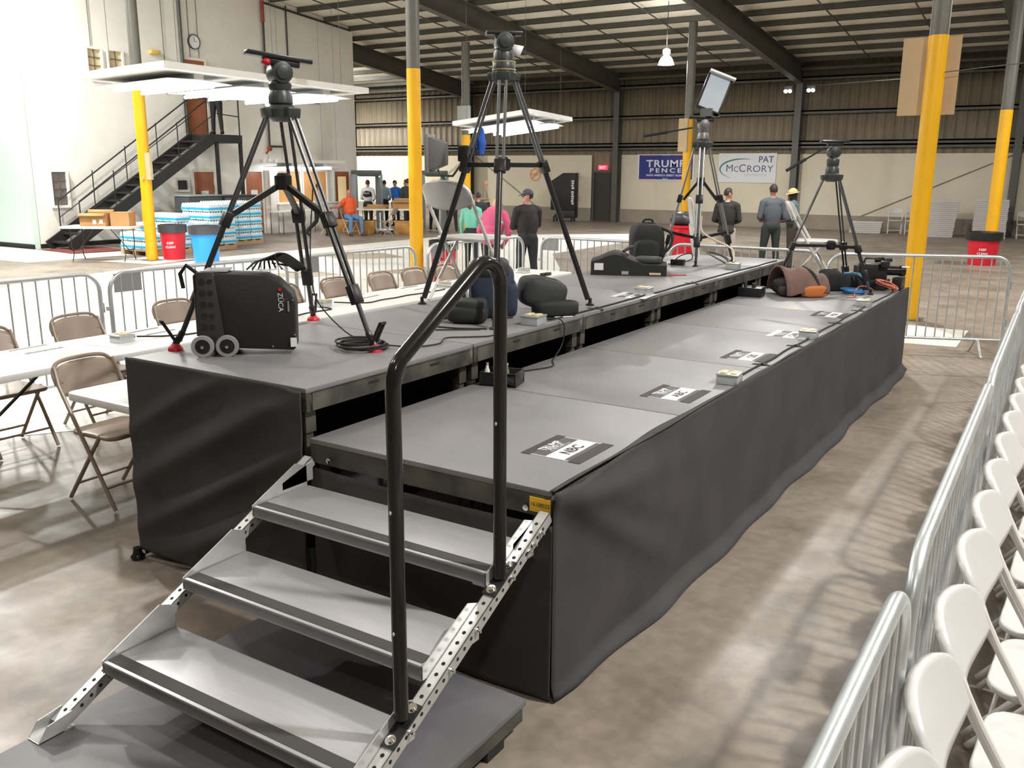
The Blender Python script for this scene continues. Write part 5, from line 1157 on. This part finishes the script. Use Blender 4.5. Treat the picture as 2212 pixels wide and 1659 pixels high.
# ---------------- stacked chairs by the far wall ----------------
slab = mat('stacked_white', (.58, .55, .52), .5)
def folded_stack(x, y, rz, n, wx, dy, lean, label, group):
    root = None
    for k in range(n):
        if root is None:
            root = thing('folded_chair', label, 'folded chair', (x, y, 0), rz, group)
            MB().box(-wx / 2, -dy / 2, .0, wx / 2, dy / 2, .035).build('folded_seat', slab, root, bevel=.008)
            MB().box(-wx / 2 - .01, -dy / 2 - .004, .036, wx / 2 + .01, -dy / 2 + .02, .056).box(-wx / 2 - .01, dy / 2 - .02, .036, wx / 2 + .01, dy / 2 + .004, .056).build('folded_frame', slab, root)
        else: dup(root, (x + lean * k + random.uniform(-.012, .012), y + random.uniform(-.01, .01), .061 * k), rz)
folded_stack(-2.75, 28.45, .1, 18, 1.0, .45, .006, 'folded white chair in the tall stack right of the right column', 'folded chairs in the stack right of the column')
folded_stack(-1.28, 28.7, .1, 19, .9, .45, .0, 'folded white chair in the tall stack behind the far red bin', 'folded chairs in the stack behind the red bin')
folded_stack(-4.95, 29.1, .1, 6, .95, .45, .01, 'folded white chair in the low stack beside the low black tripod', 'folded chairs in the low stack')
for x, lb in ((-4.02, 'pair of white chairs by the far wall, left one'), (-3.5, 'pair of white chairs by the far wall, right one behind the yellow column'), (-.35, 'white folding chair at the right edge by the far wall')):
    o = dup(proto, (x, 28.9, 0), radians(-78), lb, 'white chairs by the far wall'); 
fo = thingw('folded_chair', 'white folded chair standing against the far tripod', 'folded chair', (-2.0, 6.4, HU))
b = MB(); P = rrect(.36, .34, .08)
Mx = Matrix.Translation((-2.02, 6.30, 1.50)) @ Matrix.Rotation(radians(118), 4, 'Z') @ Matrix.Rotation(radians(80), 4, 'X')
MB().prism(P, -.014, .014, Mx).build('backrest', resin, fo, bevel=.008)
M2 = Mx @ Matrix.Translation((0, -.26, .0))
for s in (-1, 1): MB().tube([Mx @ Vector((s * .17, .1, 0)), Mx @ Vector((s * .17, -.455, .0))], .011, 8).build('leg', wtubew, fo)
MB().prism(P, -.03, -.005, M2).build('seat', resin, fo, bevel=.006)

# ---------------- people ----------------
import numpy as np
def capsule(B, a, b, ra, rb, n=12):
    a = Vector(a); b = Vector(b); d = b - a
    if d.length < 1e-5: return B.ell(a, (ra,) * 3, n, 8)
    d.normalize(); pts = []; rs = []
    for k in range(4): t = pi / 2 * k / 3.2; pts.append(a - d * ra * cos(t)); rs.append(max(.002, ra * sin(t)))
    pts.append(a); rs.append(ra); pts.append(b); rs.append(rb)
    for k in range(3, -1, -1): t = pi / 2 * k / 3.2; pts.append(b + d * rb * cos(t)); rs.append(max(.002, rb * sin(t)))
    B.tube(pts, rs, n)
PM = {}
def pm(c, rough=.8): return mat('cloth_%d_%d_%d' % tuple(int(x * 999) for x in c), c, rough, bump=.08, bscale=120)
def skinm(c): return mat('skin_%d' % int(c[0] * 999), c, .55)
LIGHT, TAN, DARK = (.52, .27, .19), (.42, .2, .13), (.05, .025, .018)
def person(label, loc, az, h, pose, skin, hair, top, bottom, shoe=(.02, .018, .016), lean=0., hyaw=0., hpitch=0., short=False, bulky=0., extra=(), hairlen=0, jacket=False, stripe=None, vox=.0135, group=None):
    s = h / 1.76; root = thing('person', label, 'person', (loc[0], loc[1], loc[2] + .02), radians(az), group)
    base = pose.get('z', .93)
    Rl = Matrix.Translation((0, 0, base)) @ Matrix.Rotation(radians(lean), 4, 'Y') @ Matrix.Translation((0, 0, -.93))
    U = lambda p: Rl @ Vector(p)
    prims = []   # (kind, data, region)
    def E(c, r, reg): prims.append(('e', Vector(c), r, reg))
    def Cp(a, b, ra, rb, reg): prims.append(('c', Vector(a), Vector(b), ra, rb, reg))
    bk = bulky
    for c, r in (((0, 0, 1.25), (.115 + bk, .16 + bk, .22)), ((0, 0, 1.20), (.125 + bk, .168 + bk, .33)), ((-.005, 0, 1.385), (.10 + bk * .6, .175 + bk * .5, .095)), ((.01, 0, 1.08), (.118 + bk * 1.2, .150 + bk, .15))): E(U(c), r, 'top')
    for y in (-1, 1): Cp(U((0, y * .07, 1.46)), U((0, y * .175, 1.42)), .055, .060 + bk * .3, 'top')
    E((U((-.01, 0, .94)) if pose.get('z') is None else Vector((-.01, 0, base + .02))), (.122 + bk * .5, .165 + bk * .4, .13), 'top' if jacket else 'bottom')
    if jacket: E(U((-.005, 0, .90)), (.135 + bk, .175 + bk, .12), 'top')
    Cp(U((-.005, 0, 1.44)), U((.012, 0, 1.55)), .058, .054, 'skin')
    Hm = Rl @ Matrix.Translation((.012, 0, 1.56)) @ Matrix.Rotation(radians(hyaw), 4, 'Z') @ Matrix.Rotation(radians(hpitch), 4, 'Y')
    Hd = lambda p: Hm @ Vector(p)
    prims.append(('e', Hd((.0, 0, .105)), (.092, .074, .105), 'skin')); prims.append(('e', Hd((.025, 0, .045)), (.068, .057, .068), 'skin'))
    Cp(Hd((.088, 0, .085)), Hd((.106, 0, .062)), .012, .014, 'skin'); Cp(Hd((.084, -.016, .022)), Hd((.084, .016, .022)), .009, .009, 'skin'); Cp(Hd((.075, -.01, -.012)), Hd((.075, .01, -.012)), .02, .02, 'skin'); Cp(Hd((.082, -.03, .115)), Hd((.082, .03, .115)), .012, .012, 'skin')
    for y in (-1, 1): Cp(Hd((-.005, y * .074, .105)), Hd((-.012, y * .080, .06)), .016, .011, 'skin')
    for k, y in ((0, 1), (1, -1)):
        arm = pose['arms'][k]; sh = U((0, y * .195, 1.41)); el = U((arm[0][0], y * arm[0][1], arm[0][2])); wr = U((arm[1][0], y * arm[1][1], arm[1][2]))
        m_ = sh.lerp(el, .55); Cp(sh, m_, .058 + bk * .4, .050 + bk * .3, 'top'); Cp(m_, el, .049 + bk * .3, .044 + bk * .2, 'skin' if short else 'top'); Cp(el, wr, .043 + bk * .2, .030 + bk * .1, 'skin' if short else 'top')
        d = (wr - el).normalized(); fw = d; pal = wr + d * .055; Cp(wr, wr + d * .02, .027, .028, 'skin'); 
        sd = d.cross(Vector((1, 0, 0)) if abs(d.x) < .8 else Vector((0, 0, 1))).normalized(); nn_ = d.cross(sd)
        for q in (-1.5, -.5, .5, 1.5):
            k0 = wr + d * .03 + sd * q * .016; k1 = wr + d * .085 + sd * q * .019; ln = .072 - .008 * abs(q - .3)
            Cp(k0, k1, .015, .0125, 'skin'); k2 = k1 + (d * .8 + nn_ * .45) * ln * .55; Cp(k1, k2, .011, .010, 'skin'); Cp(k2, k2 + (d * .45 + nn_ * .8) * ln * .45, .010, .0085, 'skin')
        th = wr + d * .03 + sd * -.026; Cp(th, th + (d * .7 - sd * .55 + nn_ * .3) * .045, .014, .012, 'skin'); Cp(th + (d * .7 - sd * .55 + nn_ * .3) * .045, th + (d * .9 - sd * .4 + nn_ * .5) * .075, .012, .009, 'skin')
    for k, y in ((0, 1), (1, -1)):
        hp, kn, an, toe = [Vector((p[0], y * p[1], p[2])) for p in pose['legs'][k]]
        Cp(hp, hp.lerp(kn, .45), .096 + bk * .2, .082 + bk * .2, 'bottom'); Cp(hp.lerp(kn, .45), kn, .082 + bk * .2, .062, 'bottom'); Cp(kn, kn.lerp(an, .4), .062, .058, 'bottom'); Cp(kn.lerp(an, .4), an, .058, .046, 'bottom')
        he = an + Vector((-.045, 0, -.045)) if abs(toe.z - .03) < .02 else an + (an - toe) * .25; Cp(he, toe, .042, .034, 'shoe'); Cp(an, an.lerp(toe, .3), .044, .04, 'shoe')
    B = MB()
    for p in prims:
        if p[0] == 'e': B.ell(tuple(p[1]), p[2], 16, 10, None if p[3] != 'skin' else None)
        else: capsule(B, p[1], p[2], p[3], p[4])
    me = bpy.data.meshes.new('tmp'); me.from_pydata([tuple(v) for v in B.v], [], B.f); o = bpy.data.objects.new('tmp', me); COL.objects.link(o)
    md = o.modifiers.new('r', 'REMESH'); md.mode = 'VOXEL'; md.voxel_size = vox; m2 = o.modifiers.new('s', 'SMOOTH'); m2.factor = .5; m2.iterations = 7
    body = bpy.data.meshes.new_from_object(o.evaluated_get(bpy.context.evaluated_depsgraph_get())); bpy.data.objects.remove(o)
    nv = len(body.vertices); co = np.empty(nv * 3); body.vertices.foreach_get('co', co); co = co.reshape(-1, 3)
    no = np.empty(nv * 3); body.vertices.foreach_get('normal', no); no = no.reshape(-1, 3)
    best = np.full(nv, 1e9); reg = np.zeros(nv, int); names = ['skin', 'top', 'bottom', 'shoe']
    for p in prims:
        if p[0] == 'e':
            q = (co - np.array(p[1])) / np.array(p[2]); L_ = np.linalg.norm(q, axis=1); dd = (L_ - 1) * min(p[2])
        else:
            a, b_ = np.array(p[1]), np.array(p[2]); ab = b_ - a; t_ = np.clip(((co - a) @ ab) / max(1e-9, ab @ ab), 0, 1); dd = np.linalg.norm(co - (a + t_[:, None] * ab), axis=1) - (p[3] + (p[4] - p[3]) * t_)
        k = names.index(p[-1]); mk = dd < best; best[mk] = dd[mk]; reg[mk] = k
    faces = [tuple(f.vertices) for f in body.polygons]
    body.transform(Matrix.Scale(s, 4)); body.materials.clear(); body.materials.append(skinm(skin))
    for f in body.polygons: f.use_smooth = True
    body.name = 'body'; bo = bpy.data.objects.new('body', body); COL.objects.link(bo); bo.parent = root
    for k, nm, colr, off in ((1, 'jacket' if jacket else 'shirt', top, .010), (2, 'trousers', bottom, .008), (3, 'shoes', shoe, .006)):
        fs = [f for f in faces if sum(reg[v] == k for v in f) * 2 > len(f)]
        if not fs: continue
        ids = sorted({v for f in fs for v in f}); mp = {v: i for i, v in enumerate(ids)}
        vs = [tuple((co[v] + no[v] * off) * s) for v in ids]; b = MB().add(vs, [tuple(mp[v] for v in f) for f in fs])
        g_ = b.build(nm, pm(colr), root, angle=180)
    if hair is not None:
        hb = MB(); c = Vector((.0, 0, .105)); n, m = 22, 14; vs = []; fs = []
        for i in range(m + 1):
            th = pi * i / m
            for j in range(n):
                ph = 2 * pi * j / n; dx = sin(th) * cos(ph)
                vs.append(c + Vector((.100 * dx - .004, .082 * sin(th) * sin(ph), .114 * cos(th) + .004)))
        for i in range(m):
            for j in range(n):
                f = (i * n + j, (i + 1) * n + j, (i + 1) * n + (j + 1) % n, i * n + (j + 1) % n); cc = sum((vs[v] for v in f), Vector()) / 4
                if cc.x > .045 and cc.z < .165: continue
                if cc.x > .0 and cc.z < .12: continue
                if cc.z < .055: continue
                fs.append(f)
        hb.add([tuple((Hm @ v) * s) for v in vs], fs)
        if hairlen:
            for q in (-.05, -.02, .02, .05): capsule(hb, (Hd((-.055, q, .10))) * s, (Hd((-.085, q * 1.1, .09 - hairlen))) * s, .038 * s, .022 * s)
        hb.build('hair', mat('hair_%d_%d' % (int(hair[0] * 999), int(hair[2] * 999)), hair, .6), root, angle=180)
    eb = MB()
    for y in (-1, 1): eb.ell(tuple(Hd((.083, y * .029, .095)) * s), (.009 * s,) * 3, 8, 6)
    eb.build('eyes', mat('eye_dark', (.03, .02, .02), .2), root)
    for e in extra:
        if e[0] == 'cap':
            b = MB(); vs = []; n = 24
            for i in range(8):
                th = pi / 2 * i / 7 + .02
                for j in range(n): ph = 2 * pi * j / n; vs.append(tuple((Hm @ Vector((.106 * sin(th) * cos(ph) - .004, .088 * sin(th) * sin(ph), .125 + .105 * cos(th)))) * s))
            b.add(vs, [(i * n + j, (i + 1) * n + j, (i + 1) * n + (j + 1) % n, i * n + (j + 1) % n) for i in range(7) for j in range(n)])
            cp_ = b.build('cap', pm(e[1]), root, angle=180, solid=.004)
            bb = MB(); R_ = e[2] if len(e) > 2 else 0
            if R_: bb.grid(28, 3, lambda u, v: tuple((Hm @ Vector(((.10 + .06 * v) * cos(2 * pi * u), (.085 + .06 * v) * sin(2 * pi * u), .128 - .012 * v))) * s))
            else: bb.grid(14, 4, lambda u, v: tuple((Hm @ Vector(((.095 + .085 * v * sin(pi * (.1 + .8 * u))) * sin(pi * (.12 + .76 * u)), .098 * cos(pi * (.12 + .76 * u)) * (1 - .1 * v), .125 - .018 * v))) * s))
            bb.build('brim', pm(e[1]), cp_, solid=.005, angle=180)
            if not R_: MB().ell(tuple((Hm @ Vector((.09, .045, .16))) * s), (.012 * s,) * 3, 8, 6).build('cap_badge', paper, cp_)
        if e[0] == 'vest':
            MB().ell(tuple(U((-.005, 0, 1.25)) * s), (.142 * s, .178 * s, .215 * s), 20, 12).build('vest', pm(e[1]), root)
            text('vest_letters', 'POLICE', .07 * s, tuple(U((-.152, 0, 1.30)) * s), (0, -1, 0), (0, 0, 1), WH, root)
        if e[0] == 'hood':
            b = MB().ell(tuple(U((-.11, 0, 1.43)) * s), (.085 * s, .155 * s, .10 * s), 16, 10); b.build('hood', pm(e[1]), root)
        if e[0] == 'band':
            b = MB().grid(28, 3, lambda u, v: tuple(U(((.138 + bk) * cos(2 * pi * u), (.180 + bk) * sin(2 * pi * u), 1.20 + .05 * v)) * s)); b.build('pale_band', pm(e[1]), root, solid=.006)
        if e[0] == 'collar':
            b = MB().grid(24, 2, lambda u, v: tuple(U((.066 * cos(2 * pi * u) - .002, .066 * sin(2 * pi * u), 1.475 + .035 * v)) * s)); b.build('collar', pm(e[1]), root, solid=.008)
    return root
ST = [((.0, .095, .90), (.01, .10, .50), (-.01, .105, .09), (.13, .12, .03))] * 2
LG2 = [((.0, .095, .90), (.03, .13, .50), (.03, .16, .09), (.16, .20, .03)), ((.0, .095, .90), (.0, .12, .50), (-.03, .15, .09), (.10, .18, .03))]
DOWN = [((-.03, .245, 1.13), (.03, .26, .88))] * 2; FOLD = [((-.01, .27, 1.14), (.19, .05, 1.12)), ((-.02, .27, 1.13), (.21, .08, 1.08))]
CHIN = [((.06, .26, 1.12), (.22, .0, 1.14)), ((.12, .25, 1.15), (.16, .08, 1.42))]; FRONT = [((-.02, .26, 1.12), (.20, .15, 1.06))] * 2
SIT = dict(z=.635, arms=[((-.02, .26, 1.08), (.22, .16, .92)), ((-.05, .40, 1.22), (-.02, .62, 1.20))], legs=[((.0, .10, .605), (.42, .16, .56), (.46, .17, .09), (.60, .19, .03)), ((.0, .10, .605), (.40, .22, .56), (.40, .26, .09), (.54, .30, .03))])
WALK = dict(arms=[((-.10, .24, 1.14), (.02, .26, .92)), ((.08, .24, 1.14), (.24, .20, 1.0))], legs=[((.02, .09, .90), (.20, .09, .53), (.24, .09, .09), (.40, .10, .03)), ((-.02, .09, .90), (-.10, .09, .50), (-.42, .09, .17), (-.36, .10, .035))])
P_ = lambda a, l=ST: dict(arms=a, legs=l)
person('person in a black shirt and dark cap with a hand to the chin', (-6.29, 10.01, 0), 142, 1.60, P_(CHIN, LG2), LIGHT, (.03, .02, .015), (.022, .016, .018), (.015, .018, .022), hyaw=52, bulky=.03, extra=(('cap', (.06, .065, .09)),), short=False, vox=.011)
person('person in a black blazer and pale trousers turned right behind the far tripod', (-4.45, 14.24, 0), 100, 1.60, P_(FRONT, LG2), LIGHT, (.025, .02, .012), (.022, .022, .018), (.45, .38, .35), hyaw=-42, jacket=True, bulky=.012, extra=(('collar', (.6, .6, .6)),))
person('person in a grey shirt and dark trousers seen from behind', (-3.80, 14.92, 0), 126, 1.67, P_(FRONT, LG2), LIGHT, (.03, .02, .018), (.085, .095, .115), (.022, .032, .03), hyaw=5, bulky=.01)
person('person in a straw hat and blue patterned shirt facing the one in grey', (-3.66, 15.85, 0), 190, 1.58, P_(FRONT, ST), DARK, (.01, .01, .01), (.10, .17, .21), (.05, .04, .032), hyaw=18, hpitch=12, extra=(('cap', (.60, .47, .24), 1),), short=True, bulky=.01)
person('bald person in a khaki uniform shirt near the far wall', (-15.25, 21.97, 0), 235, 1.60, P_(FOLD, ST), LIGHT, None, (.42, .37, .28), (.02, .02, .017))
person('child with brown hair in a mint green long sleeved top', (-8.52, 11.60, 0), 100, 1.46, P_(DOWN, ST), LIGHT, (.12, .05, .03), (.20, .62, .48), (.02, .03, .04), hyaw=-25, hairlen=.20)
person('person with fair hair in a pink hooded jacket leaning forward', (-7.16, 10.22, 0), 95, 1.52, dict(arms=[((.10, .34, 1.10), (.25, .20, .92))] * 2, legs=ST), LIGHT, (.62, .42, .24), (.62, .10, .22), (.02, .02, .03), lean=26, hyaw=-25, bulky=.05, hairlen=.10, jacket=True, extra=(('hood', (.66, .13, .26)), ('band', (.45, .50, .62))))
person('person in an orange shirt and jeans sitting on a white folding chair', (-17.55, 18.02, -.02), -12, 1.62, SIT, (.58, .20, .15), None, (.85, .12, .03), (.12, .24, .45), (.09, .045, .02), hyaw=-60, short=True, bulky=.03)
person('person in black trousers striding past the serving counter', (-17.88, 17.1, 0), 35, 1.52, WALK, TAN, (.05, .03, .02), (.55, .50, .50), (.012, .014, .016))
def at29(x, y, D0=27., D=29.5): return (1.497 + (x - 1.497) * D / D0, -2.609 + (y + 2.609) * D / D0, 0)
sg = 'people at the checkpoint'
person('person in a white shirt under a black vest at the left metal detector', at29(-17.08, 18.35), 110, 1.58, P_(FRONT, ST), LIGHT, (.06, .04, .03), (.60, .60, .62), (.02, .02, .02), extra=(('vest', (.012, .012, .014)),), group=sg, vox=.016)
person('person in a pale blue and navy top bending at the checkpoint table', at29(-16.38, 18.25, 26.7, 31), 120, 1.58, P_(FRONT, ST), LIGHT, (.02, .02, .02), (.35, .50, .62), (.015, .02, .03), lean=14, group=sg, vox=.016)
person('person in a bright blue shirt facing the checkpoint table', at29(-16.42, 18.85, 27, 31.2), 280, 1.56, P_(FRONT, ST), LIGHT, (.02, .015, .012), (.03, .22, .75), (.012, .02, .035), hpitch=20, group=sg, vox=.016)
person('person in a bright blue shirt at the rear of the checkpoint group', at29(-16.33, 19.25, 27, 31.6), 200, 1.58, P_(FRONT, ST), LIGHT, (.02, .015, .012), (.03, .20, .78), (.012, .02, .035), group=sg, vox=.016)
person('person in a dark grey suit with white sleeve beside the yellow middle column', at29(-16.15, 19.1, 27, 30.2), 140, 1.62, P_(FRONT, ST), LIGHT, (.04, .03, .02), (.045, .048, .045), (.03, .03, .03), jacket=True, group=sg, vox=.016)
person('person in a dark suit walking beyond the white folding chair', at29(-15.40, 19.40), 100, 1.58, P_(DOWN, LG2), LIGHT, (.03, .02, .02), (.55, .56, .60), (.015, .02, .03), group=sg, vox=.016)
person('person in black partly hidden by the white folding chair back', at29(-14.39, 18.95, 26, 28.5), 130, 1.56, P_(DOWN, LG2), LIGHT, (.015, .012, .012), (.02, .02, .022), (.015, .015, .018), group=sg, vox=.016)
person('seated person in black between the mint green child and the pink jacket', (-12.45, 17.5, 0), 120, 1.6, dict(z=.635, arms=[((-.02, .26, 1.08), (.22, .16, .92))] * 2, legs=SIT['legs'][:1] * 2), TAN, (.012, .012, .012), (.02, .02, .025), (.015, .015, .018), group=sg, vox=.016)
o = dup(tp, (-12.45, 17.5, 0), radians(120), 'tan folding chair under the seated person in black', 'folding chairs by the white building')
person('person in black on the stair landing by the upper door', (-19.65, 15.05, 2.86), -70, 1.66, P_(FRONT, LG2), TAN, (.02, .02, .02), (.015, .016, .018), (.014, .015, .018), vox=.016)
